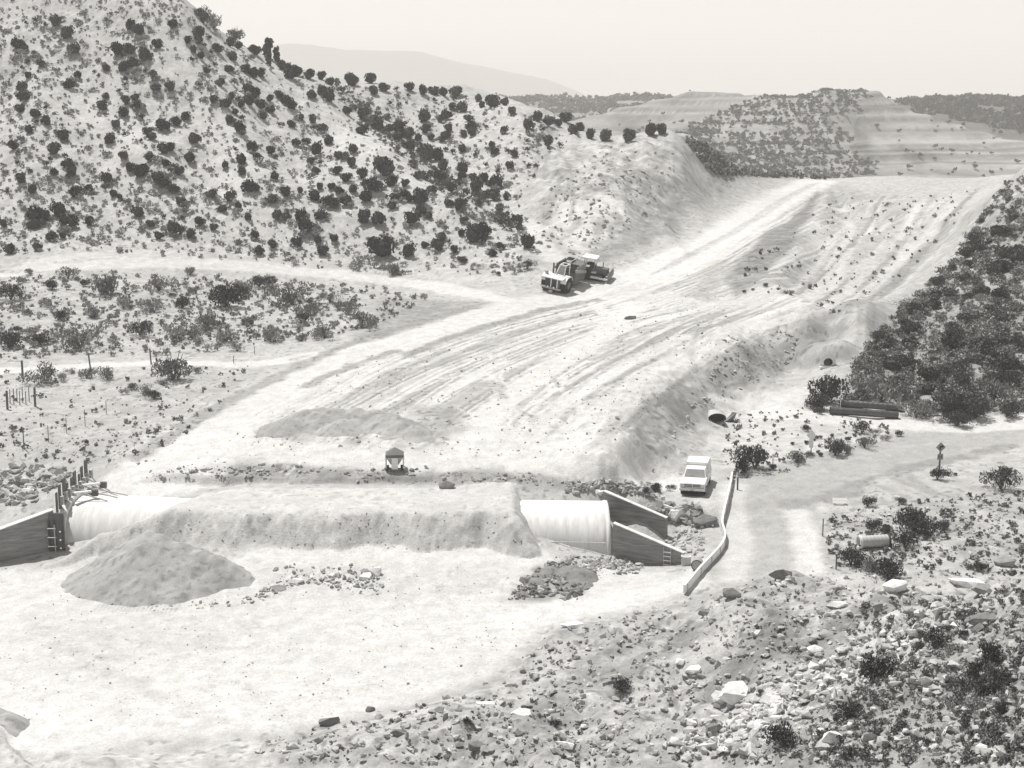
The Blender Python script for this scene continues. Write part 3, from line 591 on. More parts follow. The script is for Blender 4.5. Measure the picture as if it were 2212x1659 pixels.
def scatter_mesh(name, tmpl, pos, scl, alb, m, label, flat=None, kind='stuff', cat=None, yaw=True, smooth=False):
    tv, tf_, ta = tmpl; n = len(pos); k = len(tv); th = rng.uniform(0, 6.283, n) if yaw else np.zeros(n); c, s = np.cos(th), np.sin(th)
    sc = np.asarray(scl)[:, None] if np.ndim(scl) == 1 else np.asarray(scl)[:, None, :]
    P = np.broadcast_to(tv[None], (n, k, 3)) * (sc[..., None] if sc.ndim == 2 else sc)
    X = P[..., 0] * c[:, None] - P[..., 1] * s[:, None]; Y = P[..., 0] * s[:, None] + P[..., 1] * c[:, None]
    V = np.stack([X + pos[:, 0:1], Y + pos[:, 1:2], P[..., 2] + pos[:, 2:3]], -1).reshape(-1, 3)
    Fq = (tf_[None] + (np.arange(n) * k)[:, None, None]).reshape(-1, tf_.shape[1]); A = (np.asarray(alb)[:, None] * ta[None]).ravel()
    return V, Fq, A
def stuff(name, parts, m, label, smooth=False):
    V = []; Fq = []; A = []; n = 0
    for v, f, a in parts: V.append(v); Fq.append(f + n); A.append(a); n += len(v)
    if not V: return
    return tag(link(name, np_mesh(name, np.vstack(V), np.vstack(Fq), m, smooth, np.concatenate(A))), label, None, None, 'stuff')
def rand_in(poly, n, dens=None):                            # points spread over a surveyed outline, even over the ground seen
    P = np.array(poly, float); out = []; lo, hi = P.min(0), P.max(0); tries = 0
    while len(out) < n and tries < n * 30:
        tries += 1; u, v = rng.uniform(lo[0], hi[0]), rng.uniform(lo[1], hi[1])
        if not inside(np.array([u]), np.array([v]), P)[0]: continue
        if dens == 'soft':
            e = float(seg_dist(np.array([u]), np.array([v]), np.vstack([P, P[:1]]))[0]); b = .25 + 1.1 * float(fbm(np.array([u * .035]), np.array([v * .06]), 3)[0] > .47)
            if rng.random() > min(1, (e / 18) ** 1.3) * b: continue
        elif dens is not None and rng.random() > dens(u, v): continue
        p = at(u, v)
        if p is not None: out.append((p.x, p.y, p.z))
    return np.array(out)
def rock_t(seed, n=11, cut=0):                              # angular block: hull of a few points, edges knocked off for the big ones
    g = np.random.default_rng(seed); bm = bmesh.new()
    for k in range(n):
        d = g.normal(size=3); d /= np.linalg.norm(d); bm.verts.new(d * .5 * g.uniform(.72, 1.0))
    r = bmesh.ops.convex_hull(bm, input=bm.verts); bmesh.ops.delete(bm, geom=[x for x in set(r['geom_interior'] + r['geom_unused']) if isinstance(x, bmesh.types.BMVert)], context='VERTS')
    if cut:
        bmesh.ops.triangulate(bm, faces=bm.faces); bmesh.ops.subdivide_edges(bm, edges=list(bm.edges), cuts=3, use_grid_fill=True); bmesh.ops.triangulate(bm, faces=bm.faces)
    bm.verts.index_update(); v = np.array([x.co[:] for x in bm.verts]); f = np.array([[x.index for x in q.verts] for q in bm.faces]); bm.free()
    v = v * np.array([1.2, .9, .72]) * 1.12; return v, f, np.ones(len(v))
ROCKS = [rock_t(400 + k) for k in range(6)]
BOULD = [rock_t(500 + k, 17, 1) for k in range(6)]
TUFT = [cards(16, .34, 600 + k, 'open', up=.4) for k in range(5)]
TUFTB = [cards(64, .16, 620 + k, 'round', up=.5) for k in range(5)]
FTREE = [cards(14, .42, 640 + k, 'round') for k in range(4)]
def stones(poly, n, lo, hi, alb, sink=.15, pw=2.2, dens='soft'):
    P = rand_in(poly, n, dens); out = []
    for k in range(6):
        q = P[k::6]
        if not len(q): continue
        s = lo + (hi - lo) * rng.random(len(q)) ** pw; q = q.copy(); q[:, 2] += s * (.3 - sink); s3 = s[:, None] * rng.uniform(.7, 1.3, (len(q), 3))
        out.append(scatter_mesh('', ROCKS[k], q, s3, rng.uniform(alb[0], alb[1], len(q)), None, None))
    return out
def tufts(poly, n, lo, hi, alb, T=None, pw=1.8, dens=None):
    P = rand_in(poly, n, dens); out = []; T = T or TUFT
    for k in range(len(T)):
        q = P[k::len(T)]
        if not len(q): continue
        s = lo + (hi - lo) * rng.random(len(q)) ** pw; out.append(scatter_mesh('', T[k], q, s, rng.uniform(alb[0], alb[1], len(q)), None, None))
    return out
#@@PART2
# ------------------------------------------------------------------ junipers on the hill, each one a thing
C1 = '''175,150,35 235,130,40 300,160,40 360,145,70 430,220,80 370,235,25 115,285,80 165,320,45 215,345,40 118,350,30 85,385,40 180,400,40 150,440,40 268,412,55 180,490,45 245,462,25 487,325,65 535,390,30 628,395,35 428,450,25 505,490,60 605,465,30 690,445,45 635,490,30 450,555,55 845,165,70 895,195,75 760,325,85 845,325,70 800,360,40 930,365,75 865,415,60 795,440,65 1020,295,55 1120,160,60 1280,225,70 1215,265,45 1285,270,50 1355,245,40 1255,325,45 1300,362,45 1245,385,40 1415,320,60 1370,340,30 1490,285,50 1545,300,45 1510,370,65 1480,450,45 1400,420,40 1630,320,50 1660,340,50 145,570,65 160,628,75 70,630,30 130,710,60 230,740,65 290,700,35 235,790,35 305,790,55 75,785,40 190,845,55 410,888,65 262,920,35 90,950,55 350,975,70 330,1030,40 120,1058,40 295,1060,40 425,1010,40 440,1070,70 470,1120,65 440,1150,45 345,1120,45 190,1110,40 40,1115,30 135,1165,60 210,1230,65 40,1240,40 485,1255,65 580,1230,50 675,1215,40 685,625,50 660,692,65 685,742,30 765,590,40 800,550,40 820,515,40 870,500,30 930,495,30 935,460,35 995,487,60 875,635,45 820,660,50 855,692,35 890,685,45 880,725,30 805,735,65 915,760,45 755,810,60 765,860,25 800,872,40 705,912,65 910,912,35 955,850,50 985,885,60 1060,820,75 1010,580,50 1105,570,55 1140,795,55 1200,755,60 1080,825,50 1260,900,80 1105,960,55 1065,975,60 1070,1060,45 1125,1075,40 1100,1105,40 1160,1115,55 1230,1025,75 840,1090,60 905,1115,90 800,1010,60 970,1020,60 700,1165,75 735,1260,45 775,1275,45 800,1300,40 1030,1160,85 1050,1190,70 1130,1225,65 1030,1272,30 1170,1305,55 1195,1345,45 1365,1262,65 1490,1285,60 1450,1355,55 1550,1340,45 900,1375,80 1060,1405,35 1185,1412,40 1300,1440,60 980,1455,50 1120,1490,80 1160,1475,30 1235,1520,65 1385,1475,45 1030,1530,55 405,1530,45 450,1530,30 235,1410,110 225,1460,70 390,1375,90 450,1450,90 580,1440,60 60,1625,60 170,1625,40 240,1607,50 330,1540,60 25,1455,50 1300,548,40 1360,575,40 1425,540,50 1380,650,50 1470,675,60 1560,680,45 1500,625,50 1540,640,40 1610,585,70 1650,615,60 1615,660,60 1565,515,35 1500,460,30 1340,460,50 1590,450,60 1645,480,70 1690,480,50 1750,330,100 1790,360,70 1750,410,60 1830,430,60 1890,480,90 1930,470,60 2000,490,60 2080,500,50 2145,535,45 2015,615,60 2130,625,90 2090,600,60 1525,725,45 1570,762,40 1710,755,55 1485,785,50 1550,830,65 1570,865,40 1690,685,55 1755,710,60 1745,640,45 1810,620,50 1845,650,60 1885,685,60 1890,805,55 1820,808,40 1945,760,50 2030,780,50 2090,840,65 2025,830,40 2125,915,60 2050,975,75 1985,920,50 1920,925,60 1755,980,50 1790,1015,40 1630,955,70 1535,970,40 1565,1040,75 1570,1115,50 1460,1075,50 1680,1030,60 1725,1055,40 1780,1095,35 1785,1150,55 2010,1045,50 2070,1055,40 2045,1110,60 2190,1010,50 2185,1110,50 1620,1220,70 1660,1220,50 1765,1295,65 1850,1250,60 1945,1235,45 2070,1210,45 2145,1210,45 2190,1240,50 2140,1310,90 2040,1270,80 1610,1410,45 1650,1520,70 1795,1405,55 1860,1412,50 1950,1415,75 2080,1400,60 1980,1470,110 1925,1580,60 2060,1560,60 2165,1550,55 1770,1590,50 2090,1630,70 1675,1630,55'''
C2 = '''70,525,90 190,520,60 210,590,65 280,570,60 350,578,40 445,568,55 440,620,35 530,592,60 600,595,60 660,600,65 740,600,70 735,640,40 800,630,30 885,640,45 910,680,45 980,670,80 1060,665,55 1110,725,55 715,695,45 790,700,70 610,650,40 380,682,40 310,670,40 35,720,60 145,750,75 205,770,50 245,820,70 135,850,60 205,820,30 540,765,75 680,750,65 640,775,45 825,770,45 850,820,60 850,860,50 795,870,45 695,835,45 680,875,60 650,905,45 545,845,50 410,800,40 495,900,50 580,890,45 365,905,55 430,870,80 300,840,60 370,840,70 450,955,65 490,935,40 560,1000,100 620,1010,80 660,1075,80 640,1155,70 590,1240,55 495,1145,45 480,1025,30 290,1095,125 80,970,60 20,1010,60 70,1060,60 30,1155,60 140,1135,60 205,1200,100 75,1225,60 155,1275,80 30,1305,70 320,1180,70 410,1190,50 345,1285,60 410,1265,50 290,1275,35 520,1290,100 445,1290,50 325,1340,50 760,1340,65 690,1320,50 525,1365,65 570,1400,50 460,1420,80 240,1420,100 150,1420,80 335,1420,35 800,1430,45 775,1510,50 650,1540,65 695,1565,35 540,1585,50 730,1620,50 630,1600,70 855,1530,110 910,1500,90 430,1635,80 260,1620,130 980,1640,60 1035,1600,50 1210,1575,90 1275,765,60 1340,790,70 1410,800,50 1455,770,60 1500,840,75 1555,830,55 1360,770,40 1205,810,60 1300,840,45 1050,850,50 945,825,35 1220,855,50 1215,915,45 1340,920,60 1350,965,40 1425,940,45 975,940,50 990,985,50 1075,980,40 1125,1000,50 1200,970,40 865,1005,45 730,985,45 785,965,60 680,970,40 945,1070,40 1090,1080,55 1210,1075,40 1265,1075,40 1245,1142,35 1010,1110,45 850,1150,50 785,1100,80 780,1160,60 930,1155,60 1010,1190,85 870,1210,90 935,1260,60 990,1275,70 1070,1275,50 715,1220,60 1025,1355,50 1140,1440,80 1160,1485,50 1710,880,85 1870,885,80 2005,850,85 2080,845,70 1610,880,60'''
JL = [(float(a)/3, float(b)/3, float(c)/3) for a, b, c in (p.split(',') for p in C1.split())] + [(737.3+float(a)/3, float(b)/3, float(c)/3) for a, b, c in (p.split(',') for p in C2.split())]
order = sorted(range(len(JL)), key=lambda i: -JL[i][2]); keep = set(order[:296])
def jzone(u, v):
    if u > 1240: return 'growing along the rim above the pale cut bank'
    if u > 1120 and v < 320: return 'on the ridge end just left of the pale cut bank'
    if v > 470 and u > 950: return 'near the hill foot left of the parked machines'
    if 545 < u < 640 and v < 150: return 'standing against the sky on the crest of the left hill'
    if u > 840 and v < 250: return 'high on the far ridge below the hazy mountain'
    g = np.interp(u, [720, 840, 960, 1110], [190, 285, 400, 490])
    if u > 720 and abs(v - g) < 26: return 'in the dark gully line between the two slopes'
    if u > 720 and v < g: return 'on the far slope beyond the dark gully'
    if u > 520 and v < 280: return 'just under the descending crest of the left hill'
    if v > 430: return 'low on the left hill above the dirt road' if u > 380 else 'at the far left foot of the hill above the dirt road'
    if v < 130: return 'near the top of the left hill' if u > 200 else 'in the top left corner of the hillside'
    if u < 120: return 'down the left edge of the hillside beside the bare slide'
    if u < 330: return 'between the two bare slides of the left hill'
    if u < 520: return 'in the middle of the left hill face'
    return 'on the right half of the left hill above the road'
extra = []; used_b = []
jn = {}
for i, (u, v, s) in enumerate(JL):
    p = gp(u, v + .34 * s)
    if p is None: continue
    w = s * p.y / F * .98
    if i not in keep: extra.append((p, w)); continue
    big = 'large' if s > 23 else ('small' if s < 15.5 else 'medium')
    me = JUNT[i % 2] if (u > 560 and u < 610 and v < 140) else JUN[i % 7]
    o = link('juniper_bush', me, None, p); o.rotation_euler = (0, 0, rng.uniform(0, 6.28)); o.scale = (w, w, w * rng.uniform(1.05, 1.4)); o.location.z -= .05 * w
    z = jzone(u, v); tag(o, f'{big} dark round juniper {z}', 'bush', f'{big} junipers {z}')
# ------------------------------------------------------------------ shrubs with stems on the flats
C4 = '''690,170,190 1030,160,160 440,100,110 340,180,85* 545,170,60* 70,230,130* 190,90,70 300,300,70 800,290,110 1180,290,110* 1115,255,40* 1000,310,130 610,350,120 385,380,90* 170,360,50 520,500,230 60,530,150* 120,470,60* 200,480,90 260,530,110* 910,470,120* 1140,480,170 1340,400,150 1470,240,230* 1570,190,130 1680,160,100* 1745,155,90* 1890,220,220 1990,320,130 2140,260,100 2190,310,90 1630,400,110 1750,490,150 1970,390,100* 2100,470,150 1540,580,90 1235,85,85 1270,210,80 2085,195,50 2130,380,30 200,610,60 280,610,50 1120,690,270 300,740,190 410,780,70 470,735,60 560,750,100 700,750,130 1280,730,70 860,840,60* 810,870,60 950,850,100 1000,890,90* 1065,815,35 90,1105,65 640,1085,40 740,525,50 1330,450,90 1470,490,150 1250,490,120'''
C5 = '''50,320,130 130,390,170 1205,50,75* 1015,110,40* 785,20,70* 890,55,60 330,70,120 115,35,60'''
C6 = '''930,850,220* 900,930,150* 850,960,80* 895,1000,60* 470,1290,200* 400,1350,120* 580,1365,50* 740,1300,90* 795,1110,60* 990,1240,130* 1060,1240,90 1180,1190,120 1160,1110,90* 1400,1145,50* 1310,1170,60 1240,1130,60 710,1210,30* 890,1170,30* 970,1160,30* 1075,1185,40* 865,1170,30* 800,1205,35* 820,1280,50* 890,1280,40* 1650,1405,100* 1715,1405,30* 1770,1410,30* 2060,1440,170* 2090,1380,90* 1195,1585,90* 1420,1575,70* 1640,170,45* 1700,190,60* 540,185,35* 400,230,30* 455,215,22* 620,210,25* 755,65,28* 1510,960,190 1290,850,240 1700,940,230* 1900,950,240* 2010,850,200 1780,1040,150* 1430,860,200 2100,980,150* 1450,440,70* 1400,490,60* 1370,560,60*'''
C9 = '''1220,80,100* 1330,100,90* 1500,40,200* 1570,90,150* 1690,75,100* 1090,270,170* 1350,340,200* 1230,330,140 1440,180,130* 650,1420,230* 1230,1000,220* 1080,1240,160* 1000,1330,90* 1630,820,150* 1540,860,80* 1910,340,90* 2010,900,170* 1900,1000,160* 1830,1100,150* 2060,1040,190* 1960,1130,180* 2050,1270,110* 1990,1420,130 1880,1220,160 1760,1220,120 2090,1180,120'''
def parse(T, u0, v0):
    for p in T.split():
        d = p.endswith('*'); a, b, c = p.rstrip('*').split(','); yield u0 + float(a)/3, v0 + float(b)/3, float(c)/3, d
SH = list(parse(C4, 0, 553)) + list(parse(C5, 737.3, 553)) + list(parse(C6, 1474.7, 553)) + list(parse(C9, 1474.7, 1106)) + [(1420,1050,30,True),(1395,1058,18,True),(1450,1052,18,True),(1170+170,1474,46,True),(1010,1558,22,True),(1200,1560,24,True),(462,40,52,False),(508,46,44,False),(440,34,40,True)]
def szone(u, v):
    if v < 100: return 'on the skyline at the top of the left hill'
    if u < 1230 and v > 905 and u < 400: return 'on the bare ground behind the left culvert end'
    if u < 1230:
        if v > 1300: return 'at the toe of the stony foreground slope'
        if v > 785: return 'beside the thin white track near the old fence' if v < 830 else 'on the bare dirt below the white track'
        if u < 120: return 'at the left edge of the scrub flat'
        if u > 640: return 'at the right end of the scrub flat near the road bank'
        return ('on the upper scrub flat' if v < 660 else 'on the lower scrub flat') + (' left of middle' if u < 300 else ' right of middle')
    if v > 1300: return 'on the foreground rock slope' + (' low at its right edge' if u > 2080 else (' at the bottom of the frame' if v > 1540 else ' among pale boulders'))
    if v > 1090: return 'in the hollow right of the road' + (' beside the pale pipe' if v > 1150 and u < 1950 else (' at the far side' if v < 1150 else ' at the right'))
    if u < 1480: return 'on the rubble left of the white pickup'
    if v > 985 and u > 1950: return 'on waste ground below the arrow sign' if u < 2130 else 'at the right frame edge below the gravel road'
    if v > 900 and u < 1960: return 'on the island between the two roads' + (' near the white diamond sign' if 1690 < u < 1790 else (' at its narrow right tip' if u > 1850 else (' at its left end' if u <= 1690 else ' along the road')))
    if u < 1800 and v > 780: return 'left of the long dark pipes'
    if v < 780 and u < 1960: return 'on the bare cut slope right of the haul road'
    return 'at the foot of the dark hillside behind the pipes'
def shrub(u, v, s, dark, k):
    p = gp(u, v + .42 * s)
    if p is None: return
    w = s * p.y / F; parts = s > 24
    big = 'large' if s > 45 else ('small' if s < 22 else 'medium')
    hv = rng.uniform(.8, 1.05); nm = 'desert_shrub'
    lab = f"{big} {'dark dense' if dark else 'pale feathery'} shrub {szone(u, v)}"
    me = (SHRD if dark else SHR)[k % (5 if dark else 6)]
    if parts:
        r = empty(nm, p, rng.uniform(0, 6.28)); r.scale = (w, w, w * hv)
        link('foliage', me, r); link('stems', STM[k % 4], r)
    else:
        r = link(nm, me, None, p); r.scale = (w, w, w * hv); r.rotation_euler = (0, 0, rng.uniform(0, 6.28))
    tag(r, lab, 'shrub', lab.replace('shrub', 'shrubs', 1))
for k, (u, v, s, d) in enumerate(SH): shrub(u, v, s, d, k)
# dark hillside at the right: the bushes that stand out singly
DH = rand_in([(1850,790),(1960,660),(2060,570),(2110,490),(2170,415),(2200,420),(2200,870),(1900,860)], 140)
for k, q in enumerate(DH):
    p = Vector(q); s = rng.uniform(1.0, 2.3); u, v = proj(*q); me = SHR[k % 6] if k % 3 == 0 else (SHRD[k % 5] if k % 3 == 1 else JUN[k % 7])
    o = link('hillside_bush', me, None, p); o.scale = (s, s, s * .85); o.rotation_euler = (0, 0, rng.uniform(0, 6.28)); o.location.z -= .1
    z = 'high on the steep dark hillside at the right edge' if v < 560 else ('half way down the dark right hillside' if v < 700 else 'low on the dark right hillside above the pipes')
    sz = 'big' if s > 1.65 else 'smaller'; tag(o, f'{sz} {("pale", "twiggy", "dark")[k % 3]} bush crowded {z}', 'bush', f'{sz} {("pale", "twiggy", "dark")[k % 3]} bushes {z}')
# ------------------------------------------------------------------ uncountable scrub and stones
HP = [(-220,-80),(300,-80),(400,0),(500,75),(600,125),(700,170),(850,205),(1000,222),(1150,245),(1250,290),(1180,335),(1130,430),(1160,560),(1120,592),(880,596),(700,580),(480,560),(150,540),(-220,560)]
slide = [np.array(q, float) for q in ([(100,180),(180,150),(270,200),(330,330),(300,420),(230,390),(180,300),(110,260)], [(330,110),(420,95),(440,140),(380,180),(330,160)], [(430,230),(520,230),(560,330),(540,450),(470,430),(450,330)], [(640,240),(760,270),(860,330),(930,400),(880,420),(760,350)])]
def hd(u, v):
    b = 1.0
    for q in slide:
        if inside(np.array([u]), np.array([v]), q)[0]: b = .15
    return b * (.25 + .75 * float(vnoise(np.array([u * .02]), np.array([v * .03]))[0] > .42))
parts = tufts(HP, 1350, .45, 1.4, (.2, .42), TUFTB, 1.8, hd) + tufts(HP, 2700, .25, .75, (.24, .42), None, 1.5)
for p, w in extra:
    parts.append(scatter_mesh('', TUFTB[0], np.array([[p.x, p.y, p.z]]), np.array([w]), np.array([.08]), None, None))
GUL = [(720,175),(800,230),(870,275),(960,375),(1040,430),(1110,480),(1100,500),(1010,450),(930,400),(830,310),(740,230)]
parts += tufts(GUL, 190, .6, 1.7, (.08, .18), TUFTB)
stuff('hill_scrub', parts, M_scrub, 'low grey sage and dry tufts dotted over the left hillside')
stuff('flat_scrub', tufts([(-220,600),(300,595),(700,610),(950,640),(820,700),(660,740),(350,770),(-220,780)], 560, .3, 1.1, (.2, .38), TUFTB, 1.8) + tufts([(-220,600),(300,595),(700,610),(950,640),(820,700),(660,740),(-220,790)], 1150, .2, .6, (.2, .36)) + tufts([(-220,810),(550,790),(400,950),(250,1000),(-220,1000)], 260, .15, .5, (.14, .28)), M_scrub, 'thin dry brush and grass scattered over the left scrub flat')
stuff('dense_scrub', tufts(DARKP[:8] + [(2540,330),(2560,890),(2200,892),(1980,900),(1965,862)], 3100, .4, 1.3, (.14, .34), TUFTB, 1.6, lambda u, v: .35 + float(fbm(np.array([u*.03]), np.array([v*.04]), 3)[0] > .5)), M_scrub, 'close dark brush covering the steep hillside at the right')
stuff('slope_grass', tufts([(1850,1300),(2400,1270),(2400,1660),(1700,1660),(1780,1500)], 1500, .1, .45, (.10, .27), TUFTB, 1.6, lambda u, v: .15 + .85 * min(1, max(0, ((u - 1700) * .5 + (v - 1300)) / 350))) + tufts(NEARP[:11] + [(2400,1245),(2400,1655),(600,1655)], 800, .08, .26, (.09, .26), None, 1.6, lambda u, v: float(vnoise(np.array([u*.012]), np.array([v*.016]))[0]) ** 1.5), M_scrub, 'dry grass and low dark brush over the foreground slope')
stuff('roadside_brush', tufts([(1560,900),(1760,880),(1960,930),(1880,960),(1700,1020),(1570,1040)], 170, .15, .5, (.12, .26)) + tufts([(1790,1110),(2420,1030),(2420,1240),(1900,1250),(1790,1220)], 640, .12, .5, (.10, .26)) + tufts([(1475,300),(1560,320),(1700,362),(1785,388),(1660,384),(1560,380),(1530,368)], 420, .4, 1.3, (.12, .3)) + tufts([(1560,600),(1780,430),(2150,400),(1950,600),(1800,680)], 190, .2, .7, (.12, .26)), M_scrub, 'small dry weeds on the verges and islands of the right road')
stuff('bank_stones', stones([(300,1010),(500,1000),(900,1008),(1200,1020),(1215,1050),(600,1042),(320,1048)], 420, .08, .5, (.25, .5), pw=3) + stones([(1210,1040),(1330,1036),(1420,1045),(1440,1085),(1320,1062),(1225,1072)], 520, .15, .65, (.28, .5)) + stones([(1390,1085),(1500,1085),(1530,1110),(1500,1140),(1400,1120)], 130, .3, .95, (.2, .48), pw=1.3) + stones([(1430,1150),(1560,1100),(1550,1180),(1480,1240),(1430,1180)], 200, .1, .5, (.3, .5)), M_rock, 'broken grey rubble along the bank behind the culvert')
stuff('riprap', stones([(-220,1000),(80,1000),(175,1012),(95,1090),(-220,1120)], 520, .25, .95, (.30, .54), pw=1.4), M_rock, 'pale riprap stones behind the left wing wall')
stuff('heap_rubble', stones([(1085,1298),(1170,1212),(1270,1215),(1272,1300)], 620, .12, .6, (.16, .38), pw=1.8) + stones([(1170,1200),(1390,1200),(1400,1245),(1280,1250)], 330, .1, .55, (.3, .52)) + stones([(590,1215),(720,1215),(840,1222),(820,1290),(600,1270)], 240, .08, .5, (.25, .5), pw=2.5), M_rock, 'dark broken rock dumped on the pit floor before the culvert')
stuff('slope_rubble', stones([(540,1605),(720,1562),(900,1520),(1060,1468),(1180,1362),(1480,1292),(1700,1228),(2400,1240),(2400,1660),(560,1660)], 5600, .05, .5, (.28, .56), pw=3.0) + stones([(1440,1640),(1480,1560),(1650,1490),(1780,1420),(1950,1330),(2080,1290),(1960,1420),(1760,1560),(1640,1640)], 900, .1, .75, (.40, .66), pw=2.6) + stones([(1700,1640),(1800,1450),(2000,1290),(2220,1260),(2220,1650)], 260, .1, .8, (.32, .6), pw=2.4), M_rock, 'loose stones and rubble covering the foreground slope')
stuff('scattered_stones', stones([(0,1225),(1100,1210),(1180,1350),(1050,1460),(700,1560),(0,1570)], 330, .04, .22, (.3, .5), pw=3) + stones([(1560,720),(1740,700),(1720,800),(1600,850),(1520,900),(1440,1000),(1400,1030)], 420, .08, .5, (.28, .55), pw=3) + stones([(1790,1110),(2200,1060),(2200,1245),(1790,1235)], 900, .06, .38, (.36, .6), pw=2) + stones([(260,1130),(320,1095),(1110,1095),(1150,1180),(1120,1200),(560,1205),(300,1170)], 300, .04, .2, (.40, .56), pw=2.6) + stones([(340,1030),(1310,990),(1600,735),(1780,690),(1500,560),(1240,640),(720,780)], 1500, .05, .2, (.28, .5), pw=2.5) + stones([(0,1225),(1100,1210),(1180,1350),(1050,1460),(700,1560),(0,1570)], 700, .03, .12, (.3, .55), pw=2) + stones([(0,800),(560,800),(400,950),(300,1010),(0,1000)], 500, .05, .25, (.28, .5), pw=2.5) + stones([(480,985),(1310,990),(1450,830),(1600,735),(1240,650),(720,800)], 420, .08, .35, (.25, .5), pw=3) + stones([(1140,560),(1160,420),(1290,310),(1480,320),(1420,460),(1260,560)], 420, .2, .9, (.25, .48), pw=2.4) + stones([(10,960),(330,900),(420,930),(320,1010),(100,1000)], 160, .1, .4, (.3, .5), pw=2.5) + stones([(110,1295),(300,1312),(520,1312),(620,1285),(585,1255),(500,1300),(300,1298)], 130, .06, .35, (.3, .55), pw=2) + stones([(1180,660),(1700,660),(1500,800)], 60, .1, .4, (.2, .4)), M_rock, 'stray stones and clods lying on the bare dirt')
# far country: trees too many to count
def ftrees(P, n, lo, hi, alb):
    lo_, hi_ = P.min(0), P.max(0); q = np.c_[rng.uniform(lo_[0], hi_[0], n * 4), rng.uniform(lo_[1], hi_[1], n * 4)]; q = q[inside(q[:, 0] + 80 * (fbm(q[:, 0]*.03, q[:, 1]*.03, 3) - .5), q[:, 1] + 140 * (fbm(q[:, 0]*.03+9, q[:, 1]*.03, 3) - .5), P)]; q = q[rng.random(len(q)) < .15 + 1.2 * (fbm(q[:, 0]*.02+4, q[:, 1]*.02, 3) > .45)][:n]
    z = fhgt(q[:, 0], q[:, 1]); q = np.c_[q, z]; out = []
    for k in range(4):
        r = q[k::4]; out.append(scatter_mesh('', FTREE[k], r, rng.uniform(lo, hi, len(r)), rng.uniform(alb[0], alb[1], len(r)), None, None))
    return out
stuff('butte_woodland', ftrees(SPUR, 2100, .7, 2.1, (.10, .20)), M_scrub, 'dotted dark trees over the flank of the far butte')
stuff('mesa_woodland', ftrees(MESA, 2600, 1.6, 4, (.11, .2)) + ftrees(np.array([(30.,560.),(330.,600.),(400.,820.),(60.,900.)]), 420, .9, 2.2, (.07, .13))[:2], M_scrub, 'dark woodland specks over the far mesas')
stuff('ridge_woodland', ftrees(DRK, 1900, 2.2, 4.5, (.06, .12)), M_scrub, 'dark wood on the flat ridge at the far right')
# ------------------------------------------------------------------ boulders standing out singly
BL = [(803,1228,40,'round pale boulder at the end of the rock line on the pit floor'),(792,1243,26,'small boulder leaning under the round pale boulder on the pit floor'),(722,1238,22,'flat pale rock at the middle of the rock line on the pit floor'),(640,1250,28,'low pale slab in the rock line right of the gravel pile'),(602,1268,26,'pale rock at the toe of the gravel pile'),(965,1046,30,'dark hollowed boulder at the foot of the rubble bank'),
 (1238,1343,42,'flat pale slab at the toe of the foreground slope by the entry track'),(1590,1488,62,'largest pale boulder low on the foreground slope'),(1555,1502,44,'pale boulder touching the left of the largest one'),(1668,1508,40,'white angular boulder right of the largest pale boulder'),(1690,1500,26,'small white boulder behind the white angular one'),(1932,1262,44,'pale boulder undercut on the crest of the foreground slope'),(2090,1248,60,'long pale slab on the crest near the right edge'),(2125,1265,46,'shadowed slab on the crest beside the long pale slab'),
 (1540,1572,44,'pale boulder near the bottom edge left of the dark bush'),(1800,1592,36,'upright pale boulder by the dark bush at the bottom'),(1768,1590,20,'small white stone against the dark bush at the bottom'),(1580,1278,34,'dark sided boulder at the road end above the pit'),(1688,1235,40,'dark cleft boulder on the crest below the gravel road'),(1525,1320,26,'dark boulder under the road end barrier'),(1640,1365,24,'pale boulder in the upper middle of the slope'),(1810,1300,34,'pale slab below the crest in the middle of the slope'),(1900,1310,30,'grey pointed stone below the undercut boulder'),(1760,1400,30,'pale stone half way down the rock slope'),(1860,1425,34,'upright pale slab above the dark bush of the rock slope'),(1500,1440,34,'pale ledge stone on the left part of the rock slope'),(1470,1425,26,'small pale ledge stone left of the other ledge stone'),(1490,1558,30,'pale boulder above the bottom edge on the rock slope'),(1560,1545,36,'flat white boulder under the largest boulder'),(1640,1560,30,'white flat rock right of the flat white boulder'),
 (1050,1515,34,'pale leaning slab near the toe of the slope'),(1130,1535,40,'white upright slab on the lower left slope'),(1125,1580,30,'dark stone beside the white upright slab'),(860,1580,24,'dark faced stone on the slope toe near the bottom'),(712,1555,36,'dark leaning rock at the left toe of the slope'),(1030,1608,34,'dark boulder at the bottom edge in the middle'),(1220,1600,36,'flat pale slab at the bottom edge in the middle'),(950,1530,26,'dark stone at the slope toe beyond the leaning slab'),(800,1530,22,'small dark block at the slope toe'),
 (2120,1330,50,'rough dark ledge rock near the right edge of the slope'),(2050,1350,36,'dark broken rock left of the rough ledge rock'),(2170,1210,40,'grey rock at the right edge above the slope crest'),(44,1556,24,'dark sided rock at the right of the corner mound'),
 (1415,1100,34,'dark gapped boulder in the rubble below the white pickup'),(1460,1108,38,'white boulder with black gap below the white pickup'),(1440,1095,26,'pale boulder between the dark ones below the pickup'),(1488,1100,28,'grey boulder at the right of the rubble below the pickup'),(1523,1122,44,'big dark rock alone beside the white barrier'),(1362,684,20,'dark clod lying on the fan of tracks'),(1295,1060,20,'pale stone beside the far wing wall'),(100,1030,26,'dark stone in the riprap behind the formwork'),(60,1060,28,'pale block in the riprap behind the wing wall'),(35,1045,24,'dark block at the left edge of the riprap')]
